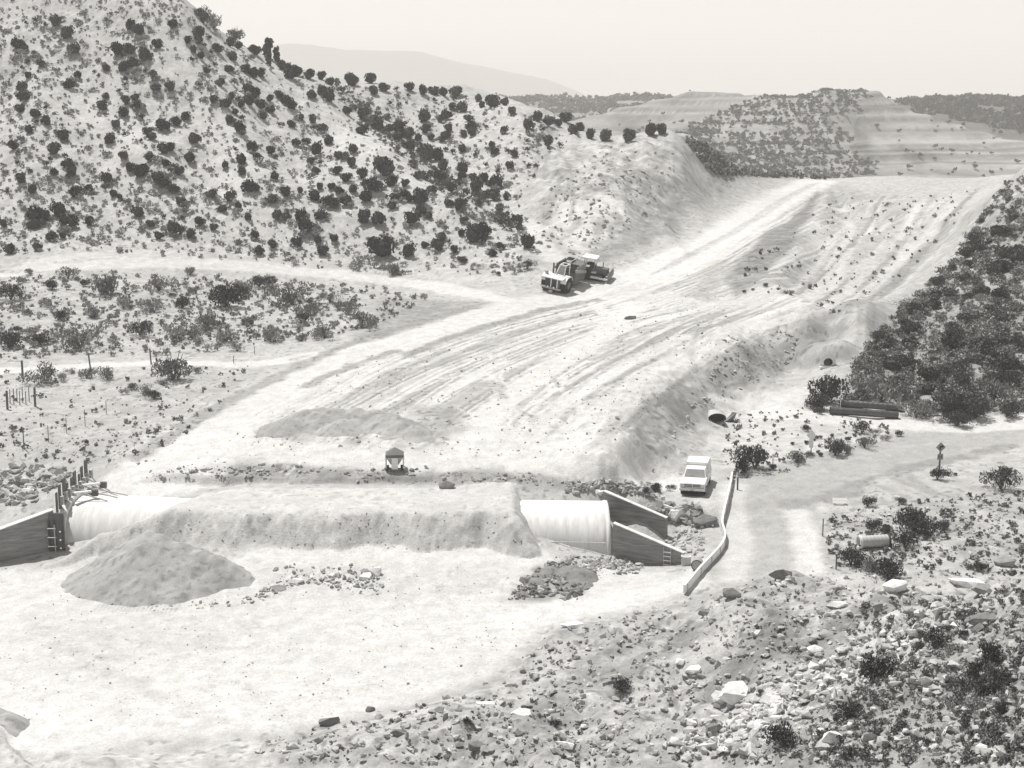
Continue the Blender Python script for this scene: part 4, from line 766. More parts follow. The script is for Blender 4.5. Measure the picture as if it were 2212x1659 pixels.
for k, (u, v, s, lab) in enumerate(BL):
    p = gp(u, v + s * .25); w = s * p.y / F * 1.3; alb = .20 if 'dark' in lab.split(' between')[0].split(' against')[0].split(' by the')[0].split(' above the dark')[0].split(' with')[0] else (.3 if 'grey' in lab or 'rough' in lab or 'shadowed' in lab else .74)
    tv, tf_, ta = BOULD[k % 6]; nz = 1 + .10 * (fbm(tv[:, 0] * 5 + k, tv[:, 1] * 5 + tv[:, 2] * 3, 3) - .5)
    me = np_mesh('boulder', tv * nz[:, None], tf_, M_rock, False, ta * alb); o = link('boulder', me, None, p)
    fl = .55 if ('slab' in lab or 'flat' in lab or 'ledge' in lab) else (1.25 if 'upright' in lab else .85)
    o.scale = (w, w * .8, w * fl); o.rotation_euler = (rng.uniform(-.25, .25), rng.uniform(-.25, .25), rng.uniform(-.5, .5)); o.location.z += w * .12 * fl
    tag(o, lab, 'boulder', 'boulders standing out singly')
# ------------------------------------------------------------------ heaps
def heap(name, cones, slope, label, base, seed, alb, step=.16, ext=None):
    cs = []
    for u, v, y in cones:
        a, d = ray(u, v); cs.append((float(a) * y, y, -float(d) * y))
    cs = np.array(cs); pad = 9; x = np.arange(cs[:, 0].min() - pad, cs[:, 0].max() + pad, step); y = np.arange(cs[:, 1].min() - pad, cs[:, 1].max() + pad * .6, step)
    X, Y = np.meshgrid(x, y); z = np.full(X.shape, -99.0)
    for cx, cy, cz in cs:
        r = np.hypot(X - cx, (Y - cy)); r = np.sqrt(r * r + .10) - .2; z = np.maximum(z, cz - slope * r * (1 + .10 * (fbm(X * .5 + seed, Y * .5, 3) - .5)))
    z += (fbm(X * .8 + seed, Y * .8, 4) - .5) * .55 + (fbm(X * 3 + seed, Y * 3, 3) - .5) * .16
    g = hgt(X, Y); n = len(x); ok = (z > g - .12); idx = (np.arange(len(y) - 1)[:, None] * n + np.arange(n - 1)[None]).ravel(); okf = ok.ravel()
    q = np.c_[idx, idx + 1, idx + n + 1, idx + n]; q = q[okf[q].all(1)]; us = np.unique(q); mp = np.zeros(X.size, int); mp[us] = np.arange(len(us))
    V = np.c_[X.ravel(), Y.ravel(), z.ravel()][us]; ang = np.arctan2(V[:, 1] - cs[:, 1].mean(), V[:, 0] - cs[:, 0].mean()); st = fbm(ang * 4 + seed, V[:, 2] * .5, 4); A = alb * (.78 + .44 * st) * (1 - .3 * sstep(.7, .85, vnoise(V[:, 0] * 4, V[:, 1] * 4))) 
    return tag(link(name, np_mesh(name, V, mp[q], M_gravel, True, A)), label, 'pile')
heap('gravel_pile', [(318,1149,94.9),(345,1154,94.8),(385,1168,94.7),(425,1182,94.4),(465,1199,94),(500,1217,93.6),(530,1240,93),(552,1266,92),(290,1178,94.2),(340,1205,93.2),(245,1196,94.2),(205,1222,93.8),(175,1250,93),(430,1235,92.6),(572,1284,91.2)], .60, 'tall grey gravel pile standing on the white pit floor', 0, 3, .36)
heap('dirt_mound', [(660,884,121.5),(690,880,121.5),(730,881,121.5),(770,880,121.5),(810,882,121.5),(830,888,120.6),(860,898,119.4),(895,920,117.8),(922,940,116.7),(620,900,119.8),(588,925,118.4),(740,905,119.2)], .46, 'low flat topped dirt mound behind the wheeled hopper', 0, 8, .36)
heap('earth_mound', [(-8,1534,71.2),(-30,1522,71.4),(14,1540,70.8),(0,1555,70)], .8, 'rough grey earth mound in the bottom left corner of the pit', 0, 12, .38, .12)
heap('rock_heap', [(1190,1225,95),(1230,1222,95),(1160,1250,93.5),(1240,1252,93)], .45, 'low dark heap of broken rock before the right culvert end', 0, 5, .24)
# ------------------------------------------------------------------ culvert
XL, XR = -31.9, 6.9
cul = empty('concrete_culvert', (XL, 104, -31.5)); tag(cul, 'long low arched concrete culvert half buried under the earth fill', 'culvert')
def arch(x0, x1, y0, y1, zb, c0, c1, nx=60, n=36, sk=0.0):
    V = []; Fq = []
    for i in range(nx + 1):
        t = i / nx; x = x0 + (x1 - x0) * t; cz = c0 + (c1 - c0) * t
        for k in range(n + 1):
            th = math.pi * k / n; c, s = math.cos(th), math.sin(th); e = 2 / 2.5
            V.append((x - sk * (1 - (1 + math.copysign(abs(c) ** e, -c)) / 2) , (y0 + y1) / 2 + (y1 - y0) / 2 * math.copysign(abs(c) ** e, -c), zb + (cz - zb) * abs(s) ** e))
    for i in range(nx):
        for k in range(n): b = i * (n + 1) + k; Fq.append((b, b + n + 1, b + n + 2, b + 1))
    return V, Fq
V, Fq = arch(XL - cul.location.x, XR - cul.location.x, 100.7 - 104, 108.4 - 104, -.4, 3.45, 3.0)
m = MB(); m.add(V, Fq); b = m.build('barrel', M_conc, cul, smooth=True); MB().bar((27.5, -3.29, 1.42), (38.5, -3.34, 1.25), .05, .09).build('joint_strip', M_conc, cul); so_ = b.modifiers.new('thick', 'SOLIDIFY'); so_.thickness = .35; so_.offset = -1
def wall(name, p0, p1, t0, t1, zb, th, m, parent, off=Vector((0, 0, 0))):
    p0 = Vector(p0) - off; p1 = Vector(p1) - off; d = (p1 - p0).normalized(); n = Vector((-d.y, d.x)) * th / 2; q = []
    for zf in (lambda i: zb - off.z, lambda i: (t0, t1)[i] - off.z):
        q += [(p0.x - n.x, p0.y - n.y, zf(0)), (p1.x - n.x, p1.y - n.y, zf(1)), (p1.x + n.x, p1.y + n.y, zf(1)), (p0.x + n.x, p0.y + n.y, zf(0))]
    w_ = MB().hull8(q).build(name, m, parent, .02); a_, b_ = Vector((p0.x, p0.y, t0 - off.z + .035)), Vector((p1.x, p1.y, t1 - off.z + .035)); MB().bar(a_, b_, th * 1.12, .06).build('lit_coping', M_conc, w_); return w_  # strip in the pale concrete added for the sunlit top edge
class _V(Vector): pass
off = cul.location.copy()
def V2(x, y): return Vector((x, y, 0))
wall('wing_wall', V2(7.15, 100.5), V2(11.9, 98.4), -28.75, -30.3, -32.4, .38, M_wall_shade, cul, off)
wall('wing_wall', V2(6.95, 108.4), V2(11.5, 106.2), -28.5, -30.0, -33, .38, M_wall_shade, cul, off)
wall('wing_wall', V2(-32.2, 100.4), V2(-38.5, 97.2), -27.75, -29.6, -32.4, .5, M_wall_shade, cul, off)
def ring(x0, x1, c, grow):
    a, f = arch(x0 - off.x, x1 - off.x, 100.7 - 104 - grow, 108.4 - 104 + grow, -.5, c + grow, c + grow, 1, 36)
    m = MB(); m.add(a, f); o = m.build('headwall', M_conc, cul, smooth=True); s_ = o.modifiers.new('thick', 'SOLIDIFY'); s_.thickness = .45; s_.offset = -1; return o
ring(XR - .2, XR + .1, 3.0, .05); ring(XL - .3, XL + .25, 3.45, .30)
lad = empty('ladder', gp(1440, 1214)); n_ = V2(7.15, 100.5) - V2(11.9, 98.4); tag(lad, 'short pale ladder leaning on the near right wing wall', 'ladder')
def at_wall(t, z): p = V2(7.15, 100.5).lerp(V2(11.9, 98.4), t); return Vector((p.x - .12, p.y - .26, z))
lp = at_wall(.78, -31.45); lad.location = lp
for t in (.73, .83):
    a_ = at_wall(t, -31.5) - lp; b_ = at_wall(t, -29.95) - lp; MB().bar(a_, b_, .05).build('rail', M_woodp, lad)
for z in (-31.2, -30.9, -30.6, -30.3): MB().bar(at_wall(.73, z) - lp, at_wall(.83, z) - lp, .06).build('rung', M_white, lad)
# timber formwork along the top and end of the left headwall
fw = empty('timber_formwork', (XL, 101, -31.5)); tag(fw, 'dark upright form boards and braces on the left culvert end', 'formwork'); fo = fw.location
for k in range(9):
    y = 101.3 + k * .92; z = -27.75 + .25 * math.sin(k) * .4; w = .34 + .16 * (k % 3); x = XL - .25 - .05 * (k % 2)
    bb = MB().box(x - fo.x - .04, x - fo.x + .04, y - fo.y - w/2, y - fo.y + w/2, z - fo.z - .5, z - fo.z + 1.25 + .25 * ((k * 7) % 3 - 1)); bb.build('form_board', M_wood, fw)
    MB().box(XL - fo.x - .12, XL - fo.x + .10, y - fo.y + .28, y - fo.y + .62, z - fo.z + .02, z - fo.z + .62).build('spacer', M_woodp, fw)
    if k >= 3: MB().bar((XL - fo.x, y - fo.y, z - fo.z + .4), (XL - fo.x + 2.6 + .5 * (k % 3), y - fo.y - .15, -31.85 + 3.8 * max(0, 1 - abs((y - .15 - 104.55) / 3.9) ** 2.5) ** .4 - fo.z), .07, .07).build('brace', M_woodp, fw)
for k in range(2):
    y = 103.4 + k * 2.3; MB().bar((XL - fo.x + .3, y - fo.y, -27.35 - fo.z), (XL - fo.x + 1.6, y - fo.y + 1.5, -27.55 - fo.z), .3, .12).build('waler', M_white, fw)
    MB().box(XL - fo.x + 1.3, XL - fo.x + 1.75, y - fo.y + 1.0, y - fo.y + 1.3, -27.85 - fo.z, -27.4 - fo.z).build('block', M_wood, fw)
ep = empty('end_form_panel', (-31.85, 100.1, -31.4)); tag(ep, 'tall dark form panel with pale tie rods on the left culvert corner', 'formwork')
MB().box(-.52, .5, -.12, .08, -.4, 3.5).build('panel', M_wood, ep)
for x in (-.52, -.12, .45): MB().box(x - .05, x + .05, -.24, -.121, -.3, 3.0).build('stud', M_dark, ep)
for z in (.5, 1.15, 1.8, 2.45): MB().box(-.62, -.02, -.28, -.241, z - .03, z + .03).build('tie_rod', M_chrome, ep)
MB().box(-.14, -.07, -.31, -.245, -.3, 2.7).build('pale_strip', M_woodp, ep)
for z in (.3, 1.0, 1.6, 2.2): MB().cyl((.25, -.121, z), (.25, -.2, z), .07, 10).build('tie_nut', M_chrome, ep)
MB().cyl((0, 0, -.2), (-.12, 0, 1.15), .04, 6).build('stake', M_white, tag(empty('survey_stake', gp(37, 1200)), 'thin white stake before the left wing wall', 'stake'))
# ------------------------------------------------------------------ pickup
def wheel(parent, x, y, r, w, m_rim=M_gal):
    t = MB().cyl((x - w/2, y, r), (x + w/2, y, r), r, 22).build('wheel', M_black, parent, .04)
    sx = 1 if x > 0 else -1; MB().cyl((x + sx * (w/2 - .02), y, r), (x + sx * (w/2 + .025), y, r), r * .55, 16).build('rim', m_rim, t)
    return t
pk = empty('pickup_truck', gp(1502, 1054)); put(pk, gp(1503, 1054), R(-13), False); tag(pk, 'white pickup with raised camper top parked facing the pit', 'pickup')
MB().prism([(-2.6,.5),(-2.62,.95),(-2.5,1.06),(-1.15,1.13),(-1.0,1.14),(2.6,1.14),(2.62,.55),(2.2,.5),(2.05,.75),(1.35,.75),(1.2,.48),(-1.35,.48),(-1.5,.78),(-2.2,.78),(-2.35,.5)], -.97, .97).build('body', M_white, pk, .05)
MB().hull8([(-.90,-1.08,1.12),(.90,-1.08,1.12),(.90,.62,1.12),(-.90,.62,1.12),(-.76,-.52,1.72),(.76,-.52,1.72),(.76,.52,1.72),(-.76,.52,1.72)]).build('cab', M_white, pk, .05)
MB().hull8([(-.93,.7,1.12),(.93,.7,1.12),(.93,2.6,1.12),(-.93,2.6,1.12),(-.86,.5,1.98),(.86,.5,1.98),(.86,2.56,1.98),(-.86,2.56,1.98)]).build('camper_top', M_white, pk, .06)
MB().hull8([(-.80,-1.10,1.17),(.80,-1.10,1.17),(.80,-1.06,1.17),(-.80,-1.06,1.17),(-.69,-.60,1.66),(.69,-.60,1.66),(.69,-.56,1.66),(-.69,-.56,1.66)]).build('windshield', M_glass, pk)
for s in (-1, 1):
    MB().hull8([(s*.885,-.85,1.18),(s*.912,-.85,1.18),(s*.912,.45,1.18),(s*.885,.45,1.18),(s*.775,-.45,1.64),(s*.80,-.45,1.64),(s*.80,.42,1.64),(s*.775,.42,1.64)]).build('side_window', M_glass, pk)
    MB().box(min(s*1.0,s*1.22), max(s*1.0,s*1.22), -.95, -.9, 1.2, 1.42).build('mirror', M_white, pk)
    MB().cyl((s*.76,-2.60,.86), (s*.76,-2.66,.86), .11, 14).build('headlight', M_chrome, pk)
    for y in (-1.85, 1.7): wheel(pk, s*.85, y, .38, .24)
    MB().box(min(s*.971,s*.99), max(s*.971,s*.99), -.95, -.93, .6, 1.1).build('door_seam', M_dark, pk)
g_ = MB().box(-.62, .62, -2.645, -2.60, .72, .98).build('grille', M_dark, pk)
for z in (.74, .85, .96): MB().box(-.93, .93, -2.67, -2.646, z - .018, z + .018).build('grille_bar', M_chrome, pk)
MB().box(-.03, .03, -2.69, -2.671, .72, .98).build('grille_post', M_chrome, pk)
MB().box(-1.0, 1.0, -2.82, -2.64, .46, .64).build('bumper', M_chrome, pk, .04)
MB().box(-.16, .16, -2.84, -2.825, .47, .60).build('number_plate', M_woodp, pk)
MB().box(-.8, .8, -2.3, 2.3, .28, .5).build('chassis', M_dark, pk)
MB().box(-.88, .88, -2.6, -2.31, .2, .455).build('under_bumper_shade', M_black, pk)  # black block added for the shade below the bumper
# ------------------------------------------------------------------ motor scraper
sc_ = empty('motor_scraper', gp(1222, 618)); put(sc_, gp(1226, 613), R(-27)); tag(sc_, 'big two axle motor scraper with dark grille parked at the road fork', 'scraper')
def bigwheel(x, y, r, w):
    t = MB().cyl((x - w/2, y, r), (x + w/2, y, r), r, 28).build('wheel', M_black, sc_, .12); s = 1 if x > 0 else -1
    MB().cyl((x + s*(w/2 - .1), y, r), (x + s*(w/2 + .02), y, r), r*.5, 20, r*.42).build('rim', M_mid, t)
    tr = MB()
    for k in range(22):
        a = 2*math.pi*k/22; tr.box(x - w/2 + .03, x + w/2 - .03, y + math.cos(a)*r - .045, y + math.cos(a)*r + .045, r + math.sin(a)*r - .045, r + math.sin(a)*r + .045)
    tr.build('tread', M_black, t)
for x in (-1.3, 1.3):
    bigwheel(x, -3.4, 1.08, .8); bigwheel(x * 1.12, 3.5, 1.12, .8)
MB().box(-.95, .95, -4.9, -2.5, .95, 2.05).build('engine_hood', M_mid, sc_, .06)
MB().box(-1.45, 1.45, -5.0, -3.2, 2.06, 2.2).build('hood_top', M_white, sc_, .03)
MB().box(-.9, .9, -5.0, -4.905, 1.05, 2.0).build('grille', M_dark, sc_)
for x in (-.05, .8): MB().box(x - .06, x + .06, -5.06, -5.001, 1.0, 2.05).build('grille_post', M_white, sc_)
for k in range(7): MB().box(-.88, .88, -5.03, -5.002, 1.12 + k*.12, 1.15 + k*.12).build('grille_slat', M_black, sc_)
MB().box(-1.3, 1.3, -5.15, -4.9, .75, .98).build('bumper', M_grey, sc_, .03)
for x in (-1.35, -.35, .45): MB().cyl((x, -5.16, 1.05), (x, -5.26, 1.05), .12, 12).build('headlight', M_chrome, sc_)
MB().box(-.2, .22, -5.2, -4.9, .3, .62).build('tow_plate', M_gal, sc_)
MB().box(-1.0, 1.0, -4.6, -2.4, .5, .95).build('axle_case', M_dark, sc_)
for s in (-1, 1):
    MB().prism([(-4.45,1.5),(-4.35,1.9),(-3.9,2.18),(-3.0,2.2),(-2.6,2.0),(-2.3,1.5),(-2.36,1.48),(-2.65,1.93),(-3.02,2.1),(-3.88,2.1),(-4.28,1.85),(-4.38,1.48)], s*1.3 - .42, s*1.3 + .42).build('fender', M_white, sc_)
cab = MB()
for a, b in (((-.15,-3.6,2.2),(.15,-3.1,3.45)),((1.0,-3.6,2.2),(.95,-3.1,3.45)),((.15,-3.1,3.45),(.95,-3.1,3.45)),((.15,-3.1,3.45),(.1,-2.0,3.4)),((.95,-3.1,3.45),(.98,-2.0,3.4)),((.1,-2.0,3.4),(.1,-2.0,2.0)),((.98,-2.0,3.4),(.98,-2.0,2.0)),((.1,-2.0,3.4),(.98,-2.0,3.4))): cab.bar(a, b, .1)
cab.build('cab_frame', M_white, sc_)
MB().hull8([(-.05,-3.52,2.3),(.93,-3.52,2.3),(.93,-3.50,2.3),(-.05,-3.50,2.3),(.2,-3.1,3.4),(.9,-3.1,3.4),(.9,-3.08,3.4),(.2,-3.08,3.4)]).build('windshield', M_glass, sc_)
MB().box(.25, .85, -2.7, -2.2, 2.0, 2.4).box(.25, .85, -2.25, -2.1, 2.4, 2.95).build('seat', M_dark, sc_, .04)
MB().cyl((.5, -3.1, 2.3), (.5, -2.85, 2.65), .03, 8).cyl((.5, -2.87, 2.62), (.5, -2.83, 2.68), .2, 16).build('steering_wheel', M_dark, sc_)
MB().cyl((-.75, -3.1, 2.2), (-.75, -3.1, 3.5), .1, 12).build('exhaust_stack', M_dark, sc_)
MB().cyl((-1.25, -3.9, 2.2), (-1.25, -3.9, 2.6), .22, 14).build('air_cleaner', M_grey, sc_)
MB().prism([(-2.6,1.0),(-2.5,2.0),(-1.8,2.6),(-.6,2.5),(-.5,2.2),(-1.6,2.2),(-2.0,1.6),(-2.1,1.0)], -.45, .45).build('gooseneck', M_mid, sc_, .05)
for s in (-1, 1): MB().prism([(-1.2,2.45),(-.6,2.45),(2.0,1.6),(2.0,1.25),(-.4,1.9),(-1.2,2.1)], s*1.5 - .12, s*1.5 + .12).build('draft_arm', M_grey, sc_, .03)
MB().prism([(-1.2,.45),(-.9,1.9),(2.0,2.1),(2.3,1.5),(2.0,.5)], -1.42, -1.32).prism([(-1.2,.45),(-.9,1.9),(2.0,2.1),(2.3,1.5),(2.0,.5)], 1.32, 1.42).box(-1.32, 1.32, -1.0, 2.0, .45, .6).box(-1.32, 1.32, 1.85, 2.0, .6, 2.1).prism([(-1.3,.5),(-1.0,1.9),(-.8,1.9),(-1.1,.5)], -1.32, 1.32).build('bowl', M_mid, sc_, .02)
sb = MB().box(-1.40, -1.32, -.8, 2.0, 2.1, 2.6).box(1.32, 1.40, -.8, 2.0, 2.1, 2.6).box(-1.4, 1.4, -.85, -.78, 1.9, 2.6).build('sideboard', M_dark, sc_)
for s in (-1, 1):
    for k in range(9): MB().box(s*1.46 - .05, s*1.46 + .05, -.7 + k*.32, -.6 + k*.32, 1.9, 2.7).build('rib', M_grey, sc_)
MB().box(-1.5, 1.5, -.85, 2.55, 2.95, 3.05).build('top_rail', M_grey, sc_) if False else None
MB().box(-.9, .9, 2.6, 4.7, 1.0, 1.9).build('rear_engine', M_mid, sc_, .06)
for s in (-1, 1): MB().prism([(2.5,1.95),(2.7,2.1),(4.4,2.1),(4.6,1.9),(4.5,1.85),(4.3,2.02),(2.75,2.02)], s*1.28 - .4, s*1.28 + .4).build('fender', M_grey, sc_)
MB().box(-.7, .7, 4.7, 5.1, .7, 1.5).build('push_block', M_dark, sc_, .05)
# ------------------------------------------------------------------ bulldozer
dz = empty('bulldozer', gp(1290, 602)); put(dz, gp(1283, 600), R(74)); tag(dz, 'crawler bulldozer with flat white canopy and blade behind the scraper', 'bulldozer')
for s in (-1, 1):
    pr = []
    for k in range(28):
        a = 2*math.pi*k/28; c, sn = math.cos(a), math.sin(a); pr.append((1.05*math.copysign(1, c)*(1 if abs(c) > .02 else 0) + .46*c, .48 + .46*sn))
    MB().prism(pr, s*.92 - .24, s*.92 + .24).build('track', M_black, dz, .02)
    MB().box(min(s*1.165, s*1.22), max(s*1.165, s*1.22), -1.0, 1.0, .3, .66).build('track_frame', M_gal, dz)
    for y in (-1.05, 1.05): MB().cyl((s*1.163, y, .48), (s*1.23, y, .48), .3, 18).build('sprocket', M_mid, dz)
    MB().bar((s*1.32, .3, .55), (s*1.4, -2.1, .45), .16, .22).build('push_arm', M_white, dz)
    MB().bar((s*.35, -1.3, 1.3), (s*.5, -2.1, .8), .1).build('blade_ram', M_chrome, dz)
    MB().box(s*.92 - .3, s*.92 + .3, -.4, 1.5, 1.02, 1.12).build('fender', M_white, dz)
MB().box(-.45, .45, -1.75, -.1, .6, 1.55).build('engine_hood', M_mid, dz, .05)
MB().box(-.42, .42, -1.82, -1.755, .65, 1.5).build('radiator', M_dark, dz)
MB().box(-.62, .62, -.1, 1.3, .55, 1.15).build('chassis', M_mid, dz, .03)
MB().box(-.55, .55, 1.3, 1.7, .8, 1.75).build('fuel_tank', M_grey, dz, .05)
MB().box(-.3, .3, .5, 1.0, 1.15, 1.45).box(-.3, .3, .95, 1.1, 1.45, 1.95).build('seat', M_dark, dz, .03)
MB().cyl((.25, -1.0, 1.55), (.25, -1.0, 2.2), .06, 10).build('exhaust_stack', M_dark, dz)
for x in (-.65, .65):
    for y in (-.05, 1.3): MB().bar((x, y, 1.1), (x, y, 2.72), .08).build('canopy_post', M_grey, dz)
MB().box(-.85, .85, -.3, 1.6, 2.7, 2.84).build('canopy', M_white, dz, .03)
bl = [(-2.1,.08),(-2.22,.4),(-2.22,.8),(-2.12,1.2),(-2.04,1.2),(-2.13,.8),(-2.13,.4),(-2.02,.08)]
MB().prism(bl, -1.65, 1.65).build('blade', M_mid, dz, .01)
# ------------------------------------------------------------------ wheeled hopper
hp = empty('wheeled_hopper', gp(853, 1012)); put(hp, gp(853, 1013), R(4), False); tag(hp, 'small wheeled hopper with peaked dark top on the dirt bench', 'hopper')
MB().add([(-.70,-.6,1.22),(.70,-.6,1.22),(.70,.6,1.22),(-.70,.6,1.22),(0,0,1.72),(-.70,-.6,1.02),(.70,-.6,1.02),(.70,.6,1.02),(-.70,.6,1.02)], [(0,1,4),(1,2,4),(2,3,4),(3,0,4),(0,5,6,1),(1,6,7,2),(2,7,8,3),(3,8,5,0),(5,8,7,6)]).build('peaked_top', M_mid, hp)
MB().add([(-.64,-.56,1.0),(.64,-.56,1.0),(.64,.56,1.0),(-.64,.56,1.0),(-.3,-.25,.4),(.3,-.25,.4),(.3,.25,.4),(-.3,.25,.4)], [(0,4,5,1),(1,5,6,2),(2,6,7,3),(3,7,4,0),(4,7,6,5)]).build('bin', M_gal, hp)
for x in (-.66, .66):
    for y in (-.56, .56): MB().bar((x, y, .15), (x, y, 1.03), .09).build('leg', M_gal, hp)
    t = MB().cyl((x*.85 - .12, -.35, .2), (x*.85 + .12, -.35, .2), .2, 18).build('wheel', M_black, hp)
MB().box(-.24, .24, -.66, -.58, .12, 1.0).build('front_panel', M_white, hp, .01)
MB().box(-.62, .62, -.62, -.5, .1, .18).build('axle', M_dark, hp)
# ------------------------------------------------------------------ pipes and small structures at the right
def long_pipe(name, uv0, uv1, r, m, lab, cat='pipe', ri=None):
    a, b = gp(*uv0), gp(*uv1); a.z += r * .95; b.z += r * .95; o = empty(name, a); L = b - a
    MB().pipe((0, 0, 0), L, r, ri or r * .9, 26, 1, 24, -.012).build('shell', m, o, smooth=False); d = L.normalized()
    for t in (.0, 1.0): MB().pipe(L * t - d * .06, L * t + d * .06, r * 1.06, r * 1.003, 26).build('end_band', m, o)
    return tag(o, lab, cat)
long_pipe('long_pipe', (1794,894), (1938,904), .35, M_tar, 'nearer long dark pipe lying along the white road')
long_pipe('long_pipe', (1818,878), (1948,888), .35, M_tar, 'farther long dark pipe with bright upper side behind the other')
p = gp(1546, 911); o = empty('pipe_arch', p, R(12)); tag(o, 'squat black pipe section with wide oval mouth by the white road', 'pipe')
MB().pipe((0, -.4, .42), (.35, 1.5, .42), .43, .40, 30, 1.85).build('shell', M_gal, o)
MB().pipe((.05, -.12, .42), (.06, -.06, .42), .395, .01, 30, 1.85).build('inside_shade', M_black, o)  # black disc plugs the mouth in place of the shade inside
MB().pipe((-.005, -.43, .42), (0, -.401, .42), .45, .39, 30, 1.85).build('mouth_rim', M_black, o)
p = gp(1566, 910); o = empty('pipe_end_section', p, R(0)); tag(o, 'dark flared pipe end tilted beside the squat pipe section', 'pipe')
MB().hull8([(-.05,-.5,-.05),(.25,-.55,-.05),(.9,.4,-.05),(.6,.6,-.05),(-.05,-.42,.18),(.2,-.5,.2),(1.15,.35,.72),(.75,.75,.70)]).build('flared_sheet', M_tar, o, .03)
MB().bar((.7, .72, .72), (1.2, .32, .74), .10, .06).build('lip', M_gal, o)
p = gp(1787, 790); o = empty('drain_outlet', p, R(6)); tag(o, 'round black drain outlet with white concrete collar in the bank', 'drain')
MB().pipe((0, -.25, .42), (0, 1.9, .42), .44, .40, 28, 1.15).build('pipe', M_dark, o)
cv = MB(); n = 28; A = [(math.cos(2*math.pi*i/n)*.50, -.28, .42 + math.sin(2*math.pi*i/n)*.43) for i in range(n)]
B = [(max(-.85, min(.85, math.cos(2*math.pi*i/n)*1.15)), -.2, max(-.15, .42 + math.sin(2*math.pi*i/n)*.82)) for i in range(n)]
cv.add(A + B, [(i, (i+1) % n, n + (i+1) % n, n + i) for i in range(n)]); k_ = cv.build('collar', M_white, o); k_.modifiers.new('thick', 'SOLIDIFY').thickness = .15
MB().box(-.95, .75, -.75, -.2, -.2, .0).build('apron', M_conc, o, .03)
MB().pipe((0, 1.6, .42), (0, 1.8, .42), .39, .01, 28, 1.15).build('bore_shade', M_black, o)  # black disc closes the bore, standing in for its dark depth
p = gp(1887, 1182); o = empty('pipe_section', p, R(8)); tag(o, 'short pale pipe section lying among shrubs right of the road', 'pipe')
MB().pipe((-.95, 0, .42), (1.0, .1, .42), .44, .36, 28, 1, 14, -.02).build('shell', M_gal, o, smooth=False); MB().pipe((1.0, .1, .42), (1.12, .106, .42), .50, .36, 28).build('end_band', M_dark, o); MB().pipe((-1.15, 0, .42), (-.95, 0, .42), .49, .36, 28).build('collar', M_conc, o)
p = gp(1482, 1220); o = empty('drum', p); tag(o, 'short pale drum standing at the end of the near wing wall', 'drum')
MB().cyl((0, 0, -.05), (0, 0, .62), .34, 20).build('shell', M_gal, o); MB().pipe((0, 0, .60), (0, 0, .65), .36, .31, 20).build('rim', M_white, o)
p = gp(1507, 1230); o = empty('drum', p); tag(o, 'dark round drum on its side next to the white barrier', 'drum')
MB().cyl((-.1, -.35, .38), (.05, .35, .38), .38, 22).build('shell', M_grey, o, .03); MB().pipe((-.11, -.37, .38), (-.1, -.33, .38), .39, .33, 22).build('rim', M_dark, o)
# signs
p = gp(1752, 983); o = empty('warning_sign', p, R(-8)); o.rotation_euler.x = R(-18); tag(o, 'white diamond sign seen from behind on the island', 'sign')
MB().cyl((0, .04, -.3), (0, .04, 2.15), .045, 8).build('post', M_wood, o)
MB().add([(0,-.02,1.25),(.42,-.02,1.68),(0,-.02,2.2),(-.42,-.02,1.68),(0,.0,1.25),(.42,.0,1.68),(0,.0,2.2),(-.42,.0,1.68)], [(0,1,2,3),(7,6,5,4),(0,4,5,1),(1,5,6,2),(2,6,7,3),(3,7,4,0)]).build('panel', M_white, o)
MB().box(-.17, .17, -.05, -.02, .62, 1.3).build('plate', M_white, o)
p = gp(2029, 1022); o = empty('curve_sign', p, R(6)); tag(o, 'grey diamond curve sign with black arrow beside the gravel road', 'sign')
MB().box(-.06, .06, -.0, .1, -.3, 2.55).build('post', M_wood, o)
s_ = MB().add([(0,-.035,1.78),(.42,-.035,2.2),(0,-.035,2.62),(-.42,-.035,2.2),(0,-.005,1.78),(.42,-.005,2.2),(0,-.005,2.62),(-.42,-.005,2.2)], [(0,1,2,3),(7,6,5,4),(0,4,5,1),(1,5,6,2),(2,6,7,3),(3,7,4,0)]).build('panel', M_sign, o)
MB().box(-.10, 0, -.05, -.036, 1.98, 2.2).box(-.10, .12, -.05, -.036, 2.2, 2.3).add([(.10,-.05,2.12),(.27,-.05,2.25),(.10,-.05,2.38),(.10,-.036,2.12),(.27,-.036,2.25),(.10,-.036,2.38)], [(0,1,2),(5,4,3),(0,3,4,1),(1,4,5,2),(2,5,3,0)]).build('arrow', M_black, s_)
MB().box(-.24, .24, -.035, -.005, 1.14, 1.64).build('plate', M_sign, o)
MB().box(-.17, -.05, -.05, -.036, 1.25, 1.5).box(.03, .15, -.05, -.036, 1.25, 1.5).build('plate_marks', M_mid, o)
p = gp(1814, 1092); o = empty('barricade', p, R(-4)); o.rotation_euler.x = R(-42); tag(o, 'low white two board barricade at the road corner', 'barricade')
for x in (-.4, .42): MB().box(x - .05, x + .05, -.04, .06, -.1, .62).build('leg', M_woodp, o)
for z in (.26, .5): MB().box(-.52, .55, -.08, -.041, z - .11, z + .11).build('board', M_white, o)
p = gp(1815, 884); o = tag(MB().cyl((0, 0, -.1), (.0, 0, 3.0), .03, 8).build('survey_rod', M_white, loc=p), 'thin white rod standing before the two long pipes', 'rod')
